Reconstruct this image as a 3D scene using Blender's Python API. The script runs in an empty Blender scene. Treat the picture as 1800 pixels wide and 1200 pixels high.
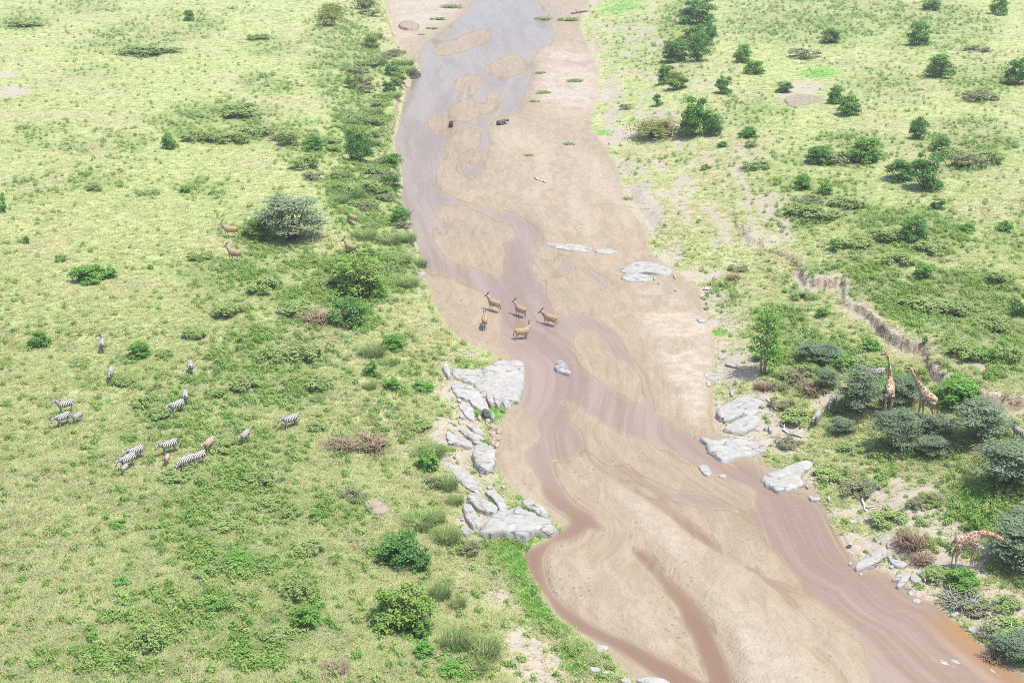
import bpy, bmesh, math, random
import numpy as np
from mathutils import Vector, Matrix

# ------------------------------------------------------------------ camera, sky, sun, exposure
SC = bpy.context.scene
COL = SC.collection
F = 2250.0                       # focal length in photograph pixels (photo 1800 wide)
CAMH = 45.0
PITCH = math.atan(890.0 / F)
CP, SP = math.cos(PITCH), math.sin(PITCH)
cam = bpy.data.cameras.new('camera'); cam_o = bpy.data.objects.new('camera', cam); COL.objects.link(cam_o)
cam.sensor_width = 36.0; cam.lens = F * 36.0 / 1800.0
cam.clip_start = 0.5; cam.clip_end = 30000
cam_o.location = (0, 0, CAMH); cam_o.rotation_euler = (math.radians(90) - PITCH, 0, 0)
SC.camera = cam_o

SUN_EL = math.radians(72); SUN_AZ = math.radians(118)     # azimuth clockwise from +Y
W = bpy.data.worlds.new('World'); SC.world = W; W.use_nodes = True
wn = W.node_tree.nodes; wl = W.node_tree.links
sky = wn.new('ShaderNodeTexSky'); sky.sky_type = 'NISHITA'; sky.sun_disc = False
sky.sun_elevation = SUN_EL; sky.sun_rotation = SUN_AZ; sky.dust_density = 2.0
wl.new(sky.outputs[0], wn['Background'].inputs[0]); wn['Background'].inputs[1].default_value = 0.15
sl = bpy.data.lights.new('sun', 'SUN'); sl.energy = 3.4; sl.angle = math.radians(0.5); sl.color = (1.0, 0.955, 0.89)
sun_o = bpy.data.objects.new('sun', sl); COL.objects.link(sun_o)
sd = Vector((math.cos(SUN_EL) * math.sin(SUN_AZ), math.cos(SUN_EL) * math.cos(SUN_AZ), math.sin(SUN_EL)))
sun_o.rotation_euler = sd.to_track_quat('Z', 'Y').to_euler(); sun_o.location = (60, 40, 120)
SC.view_settings.view_transform = 'Standard'; SC.view_settings.look = 'None'
SC.view_settings.exposure = 0.78; SC.view_settings.gamma = 1.0
SC.render.engine = 'CYCLES'
HAZE = 0.00032
SC.cycles.use_denoising = False; SC.cycles.filter_width = 0.9
SC.cycles.max_bounces = 6; SC.cycles.diffuse_bounces = 3; SC.cycles.transparent_max_bounces = 8

# ------------------------------------------------------------------ pixel <-> ground
def px2w(u, v, z=0.0):
    u = np.asarray(u, float); v = np.asarray(v, float)
    a = (u - 900) / F; b = (600 - v) / F
    dy = CP + b * SP; dz = -SP + b * CP
    t = (z - CAMH) / dz
    return a * t, dy * t

def w2px(x, y):                  # ground plane z = 0
    d = y * CP + CAMH * SP
    d = np.maximum(d, 20.0)
    yy = y * SP - CAMH * CP
    return 900 + F * x / d, 600 - F * yy / d

def P0(pts, z):                  # traced at height z -> pixel of the point below it on z = 0
    p = np.asarray(pts, float)
    x, y = px2w(p[:, 0], p[:, 1], z)
    u, v = w2px(x, y)
    return np.stack([u, v], 1)

def smooth(pts, n=5, closed=True):
    p = np.asarray(pts, float); N = len(p); out = []
    for i in range(N if closed else N - 1):
        if closed:
            a, b, c, d = p[i - 1], p[i], p[(i + 1) % N], p[(i + 2) % N]
        else:
            a, b, c, d = p[max(i - 1, 0)], p[i], p[i + 1], p[min(i + 2, N - 1)]
        for k in range(n):
            t = k / n
            out.append(0.5 * (2 * b + (c - a) * t + (2 * a - 5 * b + 4 * c - d) * t * t + (3 * b - a - 3 * c + d) * t ** 3))
    if not closed: out.append(p[-1])
    return np.array(out)

ST = 2; U0, U1, V0, V1 = -260, 2060, -120, 1340
cu = np.arange(U0, U1 + 1, ST, dtype=float); cv = np.arange(V0, V1 + 1, ST, dtype=float)
NU, NV = len(cu), len(cv)
CU, CV = np.meshgrid(cu, cv)
CX, CY = px2w(CU, CV)
mpp0 = (CY * CP + CAMH * SP) / F

def fill(poly):
    m = np.zeros((NV, NU), np.float32)
    p = np.asarray(poly, float); q = np.roll(p, -1, 0)
    for j in range(NV):
        y = cv[j] + 1e-3
        c = (p[:, 1] <= y) != (q[:, 1] <= y)
        if not c.any(): continue
        a, b = p[c], q[c]
        xs = np.sort(a[:, 0] + (y - a[:, 1]) / (b[:, 1] - a[:, 1]) * (b[:, 0] - a[:, 0]))
        for k in range(0, len(xs) - 1, 2):
            i0 = int(math.ceil((xs[k] - U0) / ST)); i1 = int(math.floor((xs[k + 1] - U0) / ST))
            if i1 >= 0 and i0 < NU: m[j, max(i0, 0):i1 + 1] = 1
    return m

def blur(a, r, it=2):
    r = max(1, int(round(r / ST)))
    for _ in range(it):
        for ax in (0, 1):
            pad = [(0, 0), (0, 0)]; pad[ax] = (r + 1, r)
            c = np.cumsum(np.pad(a, pad, mode='edge').astype(np.float64), axis=ax)
            n = a.shape[ax]
            a = (np.take(c, np.arange(2 * r + 1, 2 * r + 1 + n), axis=ax) - np.take(c, np.arange(0, n), axis=ax)) / (2 * r + 1)
    return a

def sstep(a, b, x):
    t = np.clip((x - a) / (b - a), 0, 1); return t * t * (3 - 2 * t)

_tab = np.random.RandomState(7).rand(256, 256)
def vnoise(x, y):
    xi = np.floor(x).astype(int); yi = np.floor(y).astype(int)
    fx = x - xi; fy = y - yi; fx = fx * fx * (3 - 2 * fx); fy = fy * fy * (3 - 2 * fy)
    g = lambda i, j: _tab[i & 255, j & 255]
    return (g(xi, yi) * (1 - fx) + g(xi + 1, yi) * fx) * (1 - fy) + (g(xi, yi + 1) * (1 - fx) + g(xi + 1, yi + 1) * fx) * fy
def fbm(x, y, s, o=4):
    t = 0; a = 1; n = 0
    for k in range(o):
        t = t + a * vnoise(x * s + 17.3 * k + 900, y * s + 9.1 * k + 900); n += a; a *= 0.5; s *= 2.03
    return t / n

# ------------------------------------------------------------------ tracing of the river bed (photo pixels)
LEFT = [(640,-120),(668,-40),(672,0),(688,42),(700,78),(716,105),(738,122),(716,150),(706,190),(700,222),(692,252),(704,296),(708,330),(702,352),(716,375),(722,402),(738,445),(745,488),(768,545),(798,590),(838,613),(880,632),(912,650),(905,702),(878,742),(870,790),(872,822),(895,858),(950,905),(986,930),(960,945),(926,967),(924,995),(944,1036),(970,1078),(1010,1112),(1060,1148),(1100,1192),(1140,1240),(1200,1360)]
RIGHT = [(1120,-120),(1075,-40),(1040,0),(1020,45),(1040,90),(1054,130),(1046,190),(1040,225),(1066,262),(1090,310),(1102,360),(1136,402),(1142,440),(1180,474),(1228,512),(1242,560),(1258,604),(1252,650),(1255,705),(1262,760),(1345,790),(1345,815),(1420,850),(1445,880),(1472,932),(1500,978),(1560,1006),(1604,1046),(1650,1062),(1682,1092),(1742,1142),(1800,1182),(1900,1244),(2040,1360)]
bedpoly = np.concatenate([smooth(LEFT, 4, False), smooth(RIGHT, 4, False)[::-1]])
WATER = [
 # main river, upper and middle reach
 [(850,-110),(835,-30),(833,0),(813,27),(780,52),(745,80),(737,98),(738,118),(716,150),(704,195),(698,225),(690,252),(702,294),(706,330),(698,352),(714,375),(720,402),(736,445),(748,484),(773,487),(807,500),(840,513),(867,530),(880,560),(877,587),(890,613),(905,634),(922,645),(924,690),(908,706),(922,722),(938,742),(950,764),(944,778),(932,788),(923,800),
  (933,822),(990,815),(1020,800),(1010,765),(996,730),(988,700),(1030,716),(1140,760),(1137,712),(1100,697),(1067,677),(1027,650),(1013,620),(1005,590),(1030,578),(1010,565),(975,548),(965,530),(962,500),(980,487),(1010,473),(983,443),(963,427),(947,400),(917,380),(883,370),(840,360),(800,347),(780,337),(768,323),(767,300),(790,296),(822,318),(838,314),(853,292),(860,265),(862,245),(857,225),(866,212),(905,200),(918,185),(926,160),(938,130),(935,105),(942,90),(965,80),(976,72),(970,45),(960,15),(945,0),(940,-110)],
 # side channel to the right of the mid bars
 [(1000,545),(1043,556),(1070,574),(1095,606),(1117,632),(1137,665),(1149,700),(1148,720),(1140,735),(1132,715),(1137,700),(1125,664),(1100,640),(1075,626),(1063,612),(1054,596),(1043,582),(1010,572)],
 [(1008,470),(1032,470),(1060,482),(1078,494),(1096,522),(1086,520),(1074,502),(1062,510),(1048,528),(1040,530),(1052,510),(1058,498),(1030,482)],
 # left channel hugging the green bank
 [(920,792),(923,800),(933,820),(950,850),(957,873),(973,893),(1007,913),(992,928),(953,953),(923,970),(922,987),(928,1013),(953,1040),(970,1067),(987,1087),(1013,1107),(1067,1133),(1133,1177),(1170,1202),(1300,1300),(1380,1300),(1260,1215),(1200,1177),(1167,1160),(1100,1123),(1033,1090),(1000,1067),(970,1040),(955,1000),(958,973),(977,953),(1017,943),(1037,927),(1045,910),(1037,897),(1010,883),(988,857),(976,820),(965,795),(944,780)],
 [(1040,905),(1067,930),(1110,957),(1142,973),(1173,1010),(1200,1035),(1227,1063),(1250,1093),(1263,1130),(1280,1173),(1293,1205),(1320,1300),(1270,1300),(1250,1205),(1230,1163),(1213,1120),(1200,1090),(1180,1053),(1150,1015),(1117,980),(1098,955),(1067,939),(1035,925)],
 # main river, lower reach
 [(985,698),(1030,716),(1140,700),(1146,722),(1180,745),(1222,766),(1236,786),(1258,804),(1290,812),(1332,812),(1345,842),(1362,860),(1412,862),(1440,886),(1456,915),(1470,945),(1494,982),(1508,1002),(1560,1006),(1592,1032),(1640,1056),(1665,1080),(1692,1102),(1732,1142),(1790,1187),(1900,1256),(1990,1320),(1570,1320),(1545,1260),(1533,1200),(1523,1153),(1507,1117),(1477,1083),(1433,1053),(1392,1002),(1350,960),(1310,935),(1262,915),(1225,900),(1180,880),(1120,850),(1075,832),(1050,828),(1030,800),(1008,755),(995,725)],
 # dark finger beside the dry bar
 [(1060,834),(1095,846),(1130,866),(1170,884),(1205,908),(1236,930),(1267,962),(1300,988),(1340,1006),(1387,1046),(1411,1066),(1407,1074),(1387,1064),(1358,1032),(1310,1000),(1270,978),(1238,962),(1204,934),(1160,896),(1105,864),(1070,845)],
 [(1284,984),(1330,992),(1370,1000),(1368,1004),(1330,998),(1290,992)],
 [(1345,1010),(1400,1030),(1432,1052),(1428,1054),(1395,1038),(1345,1016)],
 [(1258,716),(1280,712),(1284,722),(1262,728),(1255,724)],
]
BARS = [  # (polygon, lift in metres)
 ([(757,97),(770,80),(800,68),(840,55),(862,57),(864,66),(840,82),(810,92),(775,98)], .07),
 ([(845,120),(863,110),(887,100),(917,98),(925,117),(920,127),(883,137),(866,128)], .08),
 ([(797,140),(817,133),(843,137),(847,147),(840,157),(830,167),(800,157)], .06),
 ([(853,167),(867,160),(883,167),(883,180),(863,187),(853,177)], .05),
 ([(787,193),(813,177),(833,177),(853,187),(880,190),(867,200),(833,207),(807,213),(797,203)], .06),
 ([(750,207),(767,203),(787,213),(780,227),(760,230),(750,220)], .05),
 ([(780,267),(790,247),(807,233),(833,227),(847,230),(847,247),(833,263),(800,268)], .07),
 ([(767,297),(787,280),(813,272),(847,271),(848,277),(830,287),(777,293)], .06),
 ([(765,385),(768,372),(787,361),(820,364),(860,379),(890,393),(909,398),(905,410),(887,428),(866,414),(833,402),(800,392)], .08),
 ([(758,402),(778,398),(833,410),(867,422),(886,442),(882,460),(883,483),(850,476),(827,470),(787,457),(767,433)], .08),
 ([(953,428),(970,437),(983,460),(980,477),(957,492),(937,480),(937,463),(943,443)], .07),
 ([(1007,590),(1043,584),(1055,600),(1062,620),(1098,642),(1123,664),(1135,698),(1128,711),(1100,695),(1067,675),(1029,650),(1014,620)], .09),
 ([(987,698),(1017,717),(1043,733),(1077,757),(1133,777),(1150,790),(1130,800),(1100,812),(1068,816),(1045,795),(1033,783),(1023,757),(1005,737),(993,715)], .10),
 ([(1130,802),(1165,792),(1205,806),(1225,822),(1260,842),(1310,856),(1328,872),(1318,898),(1290,888),(1240,866),(1180,858),(1130,836),(1110,818)], .02),
 ([(1170,862),(1210,884),(1250,896),(1310,912),(1350,950),(1310,938),(1262,918),(1225,902)], .03),
 ([(968,800),(976,806),(988,850),(984,852),(972,835)], .05),
 ([(1620,1150),(1640,1152),(1660,1166),(1685,1172),(1650,1165)], .03),
 ([(962,502),(985,490),(1008,478),(1052,498),(1046,512),(1032,530),(1000,541),(972,541)], .12),
]
DRY = [  # high, dry, trampled sand
 [(1068,846),(1100,864),(1150,894),(1200,936),(1240,972),(1290,1012),(1330,1050),(1400,1090),(1420,1130),(1430,1190),(1440,1260),(1330,1260),(1310,1180),(1290,1120),(1262,1070),(1215,1020),(1150,950),(1110,905),(1085,870)],
 [(980,960),(1010,975),(1040,1000),(1080,1040),(1140,1090),(1180,1140),(1140,1130),(1080,1095),(1020,1060),(980,1030),(964,1000)],
 [(950,90),(990,85),(1046,100),(1052,140),(1042,190),(1010,205),(960,190),(945,160),(955,120)],
 [(1120,520),(1180,520),(1235,560),(1250,610),(1240,690),(1225,745),(1195,710),(1170,650),(1140,590)],
 [(880,225),(960,240),(1050,280),(1090,340),(1110,420),(1060,420),(980,420),(950,370),(900,330),(870,280)],
 [(700,80),(730,60),(790,30),(800,0),(690,-20),(690,40)],
]
SCARP = [(1290,350),(1315,380),(1348,398),(1400,424),(1412,452),(1450,464),(1482,470),(1490,500),(1530,525),(1562,566),(1598,590),(1636,606),(1648,640),(1680,658),(1724,680),(1770,690),(1830,696),(2150,720)]

# heights of the banks from the distance to the bed, coarse then upsampled
def segdist(px, py, poly):
    x, y = px2w(poly[:, 0], poly[:, 1]); d = np.full(px.shape, 1e9)
    for i in range(len(x) - 1):
        ax, ay, bx, by = x[i], y[i], x[i + 1], y[i + 1]
        L = (bx - ax) ** 2 + (by - ay) ** 2 + 1e-9
        t = np.clip(((px - ax) * (bx - ax) + (py - ay) * (by - ay)) / L, 0, 1)
        d = np.minimum(d, np.hypot(px - ax - t * (bx - ax), py - ay - t * (by - ay)))
    return d
gu = np.linspace(U0, U1, NU // 3); gv = np.linspace(V0, V1, NV // 3)
GU, GV = np.meshgrid(gu, gv); GX, GY = px2w(GU, GV)
def up(a):
    fi = (cu - U0) / (U1 - U0) * (a.shape[1] - 1); fj = (cv - V0) / (V1 - V0) * (a.shape[0] - 1)
    i = np.minimum(fi.astype(int), a.shape[1] - 2); j = np.minimum(fj.astype(int), a.shape[0] - 2)
    fi = (fi - i)[None, :]; fj = (fj - j)[:, None]
    r = a[j]; r2 = a[j + 1]
    return (r[:, i] * (1 - fi) + r[:, i + 1] * fi) * (1 - fj) + (r2[:, i] * (1 - fi) + r2[:, i + 1] * fi) * fj
DL = up(segdist(GX, GY, smooth(LEFT, 3, False))); DR = up(segdist(GX, GY, smooth(RIGHT, 3, False)))
bed0 = fill(bedpoly)
isL = DL < DR
dist = np.where(bed0 > .5, 0, np.minimum(DL, DR))
n1 = fbm(CX, CY, 1 / 22.0); n2 = fbm(CX, CY, 1 / 5.0); n3 = fbm(CX, CY, 1 / 1.3, 3)
dj = np.maximum(dist + (n2 - .5) * 2.2 * sstep(0, 3, dist), 0)
gen = sstep(560, 700, CV)
hl = (1.25 - .85 * gen) * sstep(0, 1.5 + 2.5 * gen, dj) + 1.5 * sstep(1.5, 15, dj) + .9 * sstep(15, 60, dj)
hr = .75 * sstep(0, 4.5, dj) + 2.3 * sstep(3, 22, dj) + 1.2 * sstep(22, 70, dj)
land = np.where(isL, hl, hr)
def warp2(m):
    a_ = (n2 - .5) * 30; b_ = (n3 - .5) * 5
    i = np.clip(((CU + a_ + b_ - U0) / ST).round().astype(int), 0, NU - 1); j = np.clip(((CV + a_ * .4 + b_ * .5 - V0) / ST).round().astype(int), 0, NV - 1)
    return m[j, i]
scp = smooth(P0(SCARP, 4.2), 5, False)
plateau = fill(np.concatenate([scp, [(2400, 720), (2400, -400), (1500, -400), (1290, 100)]]))
amp = sstep(330, 470, CV) * (0.75 + .6 * sstep(470, 560, CV)) * (.45 + .55 * sstep(.38, .5, fbm(CX + 31, CY, 1 / 7.0, 2)))
pw = warp2(plateau)
land = land + pw * amp * .72 - .35 * blur(pw * (1 - blur(pw, 10)), 6) * amp
lm = sstep(.3, 2.5, dist)
land = land + lm * ((n1 - .5) * 1.3 + (n2 - .5) * .45 + (n3 - .5) * .14)
land = np.where(dist > .2, np.maximum(land, .12), land)

# across-river coordinate: lines of equal value follow the flow
acr = DL / (DL + DR + 1e-6); along = CY - .35 * CX
fl1 = fbm(acr * 9 + .35 * (n2 - .5), along / 26.0, 1.0, 4); fl2 = fbm(acr * 34 + 1.2 * (n2 - .5), along / 17.0, 1.0, 4)
fl3 = fbm(acr * 80 + 3 * (n2 - .5), along / 6.0, 1.0, 3)
nb = fbm(CX, CY, 1 / 3.5, 4)
wu = (fbm(CX + 40, CY, 1 / 4.0, 4) - .5) * 9 / np.maximum(mpp0, .04) * .055; wv_ = (fbm(CX, CY + 70, 1 / 4.0, 4) - .5) * 5 / np.maximum(mpp0, .04) * .055
def warp(m):
    i = np.clip(((CU + wu - U0) / ST).round().astype(int), 0, NU - 1); j = np.clip(((CV + wv_ - V0) / ST).round().astype(int), 0, NV - 1)
    return m[j, i]
wat = np.zeros((NV, NU))
for w_ in WATER: wat = np.maximum(wat, fill(smooth(w_, 4)))
lift = np.zeros((NV, NU)); barm = np.zeros((NV, NU))
for b_, l_ in BARS:
    m = fill(smooth(b_, 4)); barm = np.maximum(barm, m); lift = np.maximum(lift, m * l_)
dry = np.zeros((NV, NU))
for d_ in DRY: dry = np.maximum(dry, fill(smooth(d_, 4)))
wat = warp(wat); barm = warp(barm); lift = warp(lift); dry = warp(dry)
dry = blur(dry, 7)
only = wat * (1 - barm)
wsoft = blur(only, 6); wmid = blur(only, 9); wdeep = blur(only, 20)
w1 = sstep(.22, .78, wsoft + ((fl2 - .5) * .5 + (fl3 - .5) * .35) * (1 - .6 * dry)) * (wsoft > .02)
sandh = .05 + (nb - .5) * .04 + (fl1 - .5) * .10 + (fl2 - .5) * .05 + dry * (.14 + .10 * (nb - .4) + .05 * (n3 - .5)) + .05 * (1 - sstep(0, .5, wdeep))
wath = -.012 - .05 * sstep(.45, .95, wmid) - .09 * sstep(.6, 1, wdeep) + (fl1 - .5) * .14 + (fl2 - .5) * .09 + (fl3 - .5) * .03
wath = np.minimum(wath, .004)
barh = .018 + (nb - .5) * .03 + (fl1 - .5) * .05 + (fl2 - .5) * .04 + blur(lift, 5) * .25
bsoft = sstep(.22, .78, blur(barm, 7) - ((fl2 - .5) * .55 + (fl3 - .5) * .4)) * (blur(barm, 7) > .02)
bedh = sandh * (1 - w1) + wath * w1
bedh = bedh * (1 - bsoft) + np.maximum(barh, wath) * bsoft
rl = fbm(acr * 16 + 2.2 * (n2 - .5) + 40, along / 30.0, 1.0, 4)
rill = np.clip(1 - np.abs(rl - .5) / .018, 0, 1) * sstep(.42, .56, fbm(CX - 90, CY, 1 / 14.0, 3)) * (1 - dry) * sstep(.0, .25, wdeep)
bedh = bedh - rill * .075 * (bedh > -.02)
HI = np.where(bed0 > .5, bedh, land)
HI = HI * .6 + blur(HI, 2, 1) * .4

def samp(img, x, y):
    u, v = w2px(x, y)
    fi = np.clip((u - U0) / ST, 0, NU - 1.001); fj = np.clip((v - V0) / ST, 0, NV - 1.001)
    i = fi.astype(int); j = fj.astype(int); fi = fi - i; fj = fj - j
    return (img[j, i] * (1 - fi) + img[j, i + 1] * fi) * (1 - fj) + (img[j + 1, i] * (1 - fi) + img[j + 1, i + 1] * fi) * fj
def Hh(x, y): return samp(HI, np.asarray(x, float), np.asarray(y, float))
def place(u, v, it=12):
    z = 0.0
    for _ in range(it):
        x, y = px2w(u, v, z); z = z * .5 + .5 * float(Hh(x, y))
    return float(x), float(y), float(Hh(x, y))
def mpp(y): return (y * CP + CAMH * SP) / F

# ------------------------------------------------------------------ ground cover maps
def ell(lst, z=3.0):
    m = np.zeros((NV, NU))
    for (cx, cy, rx, ry, s) in lst:
        c = P0([(cx, cy)], z)[0]
        d = ((CU - c[0]) / rx) ** 2 + ((CV - c[1]) / ry) ** 2
        m = np.maximum(m, s * np.clip(1.25 - d, 0, 1))
    return m
GREEN = [(40,40,60,25,.8),(150,15,70,15,.6),(240,75,95,35,.8),(330,45,70,30,.6),(170,130,60,16,.5),(400,215,145,45,1),(470,145,60,25,.7),(600,90,75,85,1),(480,85,60,20,.6),(640,190,60,80,1),(60,320,60,15,.5),(170,315,60,25,.6),(350,325,55,25,.6),(540,250,60,50,.8),(470,420,60,50,.6),(450,500,120,60,.9),(545,480,85,60,1),(360,470,60,30,.6),(500,620,120,85,1),(400,650,105,65,.9),(250,640,70,40,.7),(150,655,60,25,.6),(350,720,110,60,.8),(480,760,70,50,.7),(250,740,60,40,.6),(400,850,115,75,1),(330,900,90,60,.7),(420,950,105,50,1),(260,1060,85,60,.8),(380,1050,90,50,.7),(200,1150,90,40,.5),(450,1120,60,40,.7),(530,1040,40,85,.9),(600,860,50,40,.7),(640,330,75,80,1),(650,450,70,90,1),(620,560,60,50,.8),(690,610,60,60,.8),(760,600,60,30,.7),(700,690,60,50,.6),(90,250,70,25,.4),(210,250,60,25,.3),(780,1130,70,60,.5),
 (1200,60,60,80,.8),(1450,40,220,55,.8),(1640,60,120,60,.7),(1500,270,95,38,1),(1690,270,95,60,1),(1440,365,115,55,1),(1600,420,125,60,1),(1480,490,110,60,.9),(1660,545,130,65,1),(1740,620,90,70,1),(1720,150,80,50,.7),(1440,600,110,60,.9),(1350,300,90,60,.4),(1560,160,90,50,.5),(1320,200,80,40,.5),(1780,430,60,60,.7),(1560,660,120,40,.9),(1120,60,60,60,.4),(1250,470,60,50,.5),(1390,540,80,60,.8),(1700,870,120,60,.8),(1600,780,120,40,.8)]
STRAW = [(560,560,55,38,1),(640,885,70,55,.9),(600,800,70,40,.8),(590,1190,70,50,.9),(670,300,45,40,.5),(690,60,30,50,.7),(600,420,40,50,.6),(230,500,60,14,.8),(1260,180,60,20,.8),(1280,280,90,50,.8),(1220,330,80,60,.6),(1310,360,60,40,.8),(700,790,60,40,.7),(720,900,50,60,.7),(1160,260,60,60,.5),(640,700,40,60,.5),(1700,700,60,16,.8),(1500,520,60,50,.4),(740,1010,40,60,.8),(1750,720,80,20,.8),(1040,100,40,80,.4),(690,760,60,80,.9),(760,960,60,60,.8),(720,560,50,60,.6),(660,620,40,70,.6),(100,460,90,40,.5),(70,1020,130,150,.75),(80,850,110,80,.6),(200,1090,80,60,.4),(150,280,110,40,.4),(1350,460,60,50,.6)]
BARE = [(850,1050,60,40,.5),(930,1100,70,70,1),(960,1165,90,50,1),(880,1040,40,40,.7),(820,1000,30,30,.5),(790,760,40,50,.8),(830,850,45,55,.7),(870,690,60,40,.6),(820,700,60,56,.9),(800,790,50,60,.9),(840,900,50,40,.9),(1230,470,40,18,.9),(1270,430,30,18,.6),(1210,560,40,60,.6),(1300,700,70,80,1),(1370,760,60,40,.8),(1450,700,30,26,.9),(1450,820,90,22,.9),(1560,890,110,60,1),(1640,930,90,60,1),(1600,850,70,26,.9),(1690,980,80,40,1),(1760,1060,60,40,1),(1600,1010,60,30,.9),(1530,940,60,40,.8),(1170,480,30,30,.7),(1100,230,60,14,.6),(1080,170,25,60,.4),(1120,70,30,25,.5),(25,190,34,12,1),(10,155,40,6,.7),(1410,178,42,14,1),(1385,190,30,8,1),(130,690,16,3,.9),(1580,800,20,20,.8),(850,625,50,12,.8),(740,50,50,30,.8),(1240,170,40,10,.5),(1230,300,60,10,.4),(1130,330,20,40,.4),(1150,400,20,60,.5),(1180,440,30,30,.6),(1720,704,50,10,.8)]
green = ell(GREEN); straw = ell(STRAW); bare = ell(BARE, .8)
LUSH = P0([(846,952),(905,950),(985,934),(930,965),(922,990),(942,1035),(975,1082),(1005,1112),(985,1120),(950,1090),(915,1050),(890,1000)], .3)
lush = blur(fill(smooth(LUSH, 4)), 8)
LUSH2 = P0([(1680,850),(1740,840),(1790,930),(1740,930),(1690,890)], 1.6)
lush = np.maximum(lush, blur(fill(smooth(LUSH2, 4)), 12) * .9)
lush = np.maximum(lush, ell([(1020,1150,36,34,.5),(1090,20,40,12,.7),(240,0,60,7,.8),(1110,0,50,20,.6),(1440,155,40,12,.7),(860,720,32,16,.9),(1060,230,20,6,.7),(1262,578,18,8,.8),(835,648,40,10,.5)], .5))
TRAIL = [[(590,600),(640,660),(680,715),(705,760),(712,800)],[(430,850),(455,880),(478,930),(500,985)],[(120,690),(160,686),(200,690)],[(1225,505),(1250,470),(1290,425)],[(1530,825),(1600,835),(1660,860),(1720,890)],[(1480,690),(1490,660),(1500,640)]]
trail = np.zeros((NV, NU))
for t_ in TRAIL:
    q = smooth(P0(t_, 2.6), 5, False)
    for a, b in zip(q[:-1], q[1:]):
        L = ((b - a) ** 2).sum() + 1e-6
        s_ = np.s_[max(0, int((min(a[1], b[1]) - V0) / ST) - 10):int((max(a[1], b[1]) - V0) / ST) + 10, max(0, int((min(a[0], b[0]) - U0) / ST) - 10):int((max(a[0], b[0]) - U0) / ST) + 10]
        t = np.clip(((CU[s_] - a[0]) * (b[0] - a[0]) + (CV[s_] - a[1]) * (b[1] - a[1])) / L, 0, 1)
        d = np.hypot(CU[s_] - a[0] - t * (b[0] - a[0]), CV[s_] - a[1] - t * (b[1] - a[1]))
        trail[s_] = np.maximum(trail[s_], np.clip(1.3 - d / 6, 0, 1) * .6)
q = scp[6:]
sband = np.zeros((NV, NU))
for a, b in zip(q[:-1], q[1:]):
    L = ((b - a) ** 2).sum() + 1e-6
    t = np.clip(((CU - a[0]) * (b[0] - a[0]) + (CV - a[1]) * (b[1] - a[1])) / L, 0, 1)
    sband = np.maximum(sband, np.clip(1.25 - np.hypot(CU - a[0] - t * (b[0] - a[0]), (CV - a[1] - t * (b[1] - a[1])) * 1.1) / 17, 0, 1))
g1 = fbm(CX, CY, 1 / 6.0, 4); g2 = fbm(CX + 300, CY, 1 / 2.0, 3); g3 = fbm(CX - 200, CY + 80, 1 / 13.0, 3)
green = np.clip(green * (.25 + .75 * sstep(.30, .55, g1 * .6 + g2 * .4)) * 1.15 + .38 * sstep(.54, .74, g3 * .5 + g1 * .5), 0, 1)
straw = np.clip(straw * sstep(.32, .55, g2 * .5 + g1 * .5) + .5 * sstep(.50, .68, fbm(CX + 70, CY - 30, 1 / 9.0)), 0, 1)
edge = np.where(isL, 1 - sstep(0, 2.0, dj), 1 - sstep(0, 6.0, dj)) * (dist > 0)
green = np.where(isL, green * (1 - .28 * sstep(540, 700, CV)), green)
bk = isL * sstep(560, 680, CV) * sstep(1.0, 3.0, dist) * (1 - sstep(6.5, 11, dist)) * sstep(.36, .52, g2)
straw = np.clip(straw + .8 * bk, 0, 1); green = green * (1 - .6 * bk)
straw = np.clip(straw + .9 * sband, 0, 1); green = green * (1 - .6 * sband); bare = np.maximum(bare, sband * .75)
bare = np.clip(bare * 1.35 * sstep(.26, .48, g2 * .55 + g1 * .45) + trail + edge * sstep(.42, .6, g1) * np.where(isL, .5, .95), 0, 1) * (1 - lush)
# low grass flecks on the upper right slope where sand shows through
slopebare = (~isL) * sstep(2, 6, dist) * (1 - sstep(14, 24, dist)) * (CV < 460) * .8
bare = np.maximum(bare, slopebare * sstep(.52, .66, fbm(CX * 1.4, CY * .35, 1 / 3.0, 3)))
bedA = (blur((bed0 > .5).astype(float), 2, 1))
wet = np.clip(1 - sstep(.02, .13, HI + (nb - .5) * .06 + (fl2 - .5) * .14), 0, 1) * (1 - .6 * dry)
white = np.zeros((NV, NU))
for k_ in (2, 3, 5): white = np.maximum(white, fill(smooth(DRY[k_], 4)))
white = blur(warp(white), 8) * sstep(.3, .5, nb)
white = np.maximum(white, .55 * dry * sstep(.42, .6, fl1))
mudgrey = ell([(25,185,36,12,1),(1410,178,42,14,.7)], 3)

# ------------------------------------------------------------------ material helpers
def N(nt, t, **kw):
    n = nt.nodes.new(t)
    for k, v in kw.items(): setattr(n, k, v)
    return n
def newmat(name):
    m = bpy.data.materials.new(name); m.use_nodes = True; m.node_tree.nodes.clear()
    return m, m.node_tree, m.node_tree.links
def mixc(nt, fac, a, b, mode='MIX'):
    n = N(nt, 'ShaderNodeMix', data_type='RGBA', blend_type=mode)
    for sock, val in ((n.inputs[0], fac), (n.inputs[6], a), (n.inputs[7], b)):
        if isinstance(val, (int, float)): sock.default_value = val
        elif isinstance(val, tuple): sock.default_value = (*val, 1)
        else: nt.links.new(val, sock)
    return n.outputs[2]
def mth(nt, op, a, b=None, c=None, clamp=False):
    n = N(nt, 'ShaderNodeMath', operation=op, use_clamp=clamp)
    for i, val in enumerate((a, b, c)):
        if val is None: continue
        if isinstance(val, (int, float)): n.inputs[i].default_value = val
        else: nt.links.new(val, n.inputs[i])
    return n.outputs[0]
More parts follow.
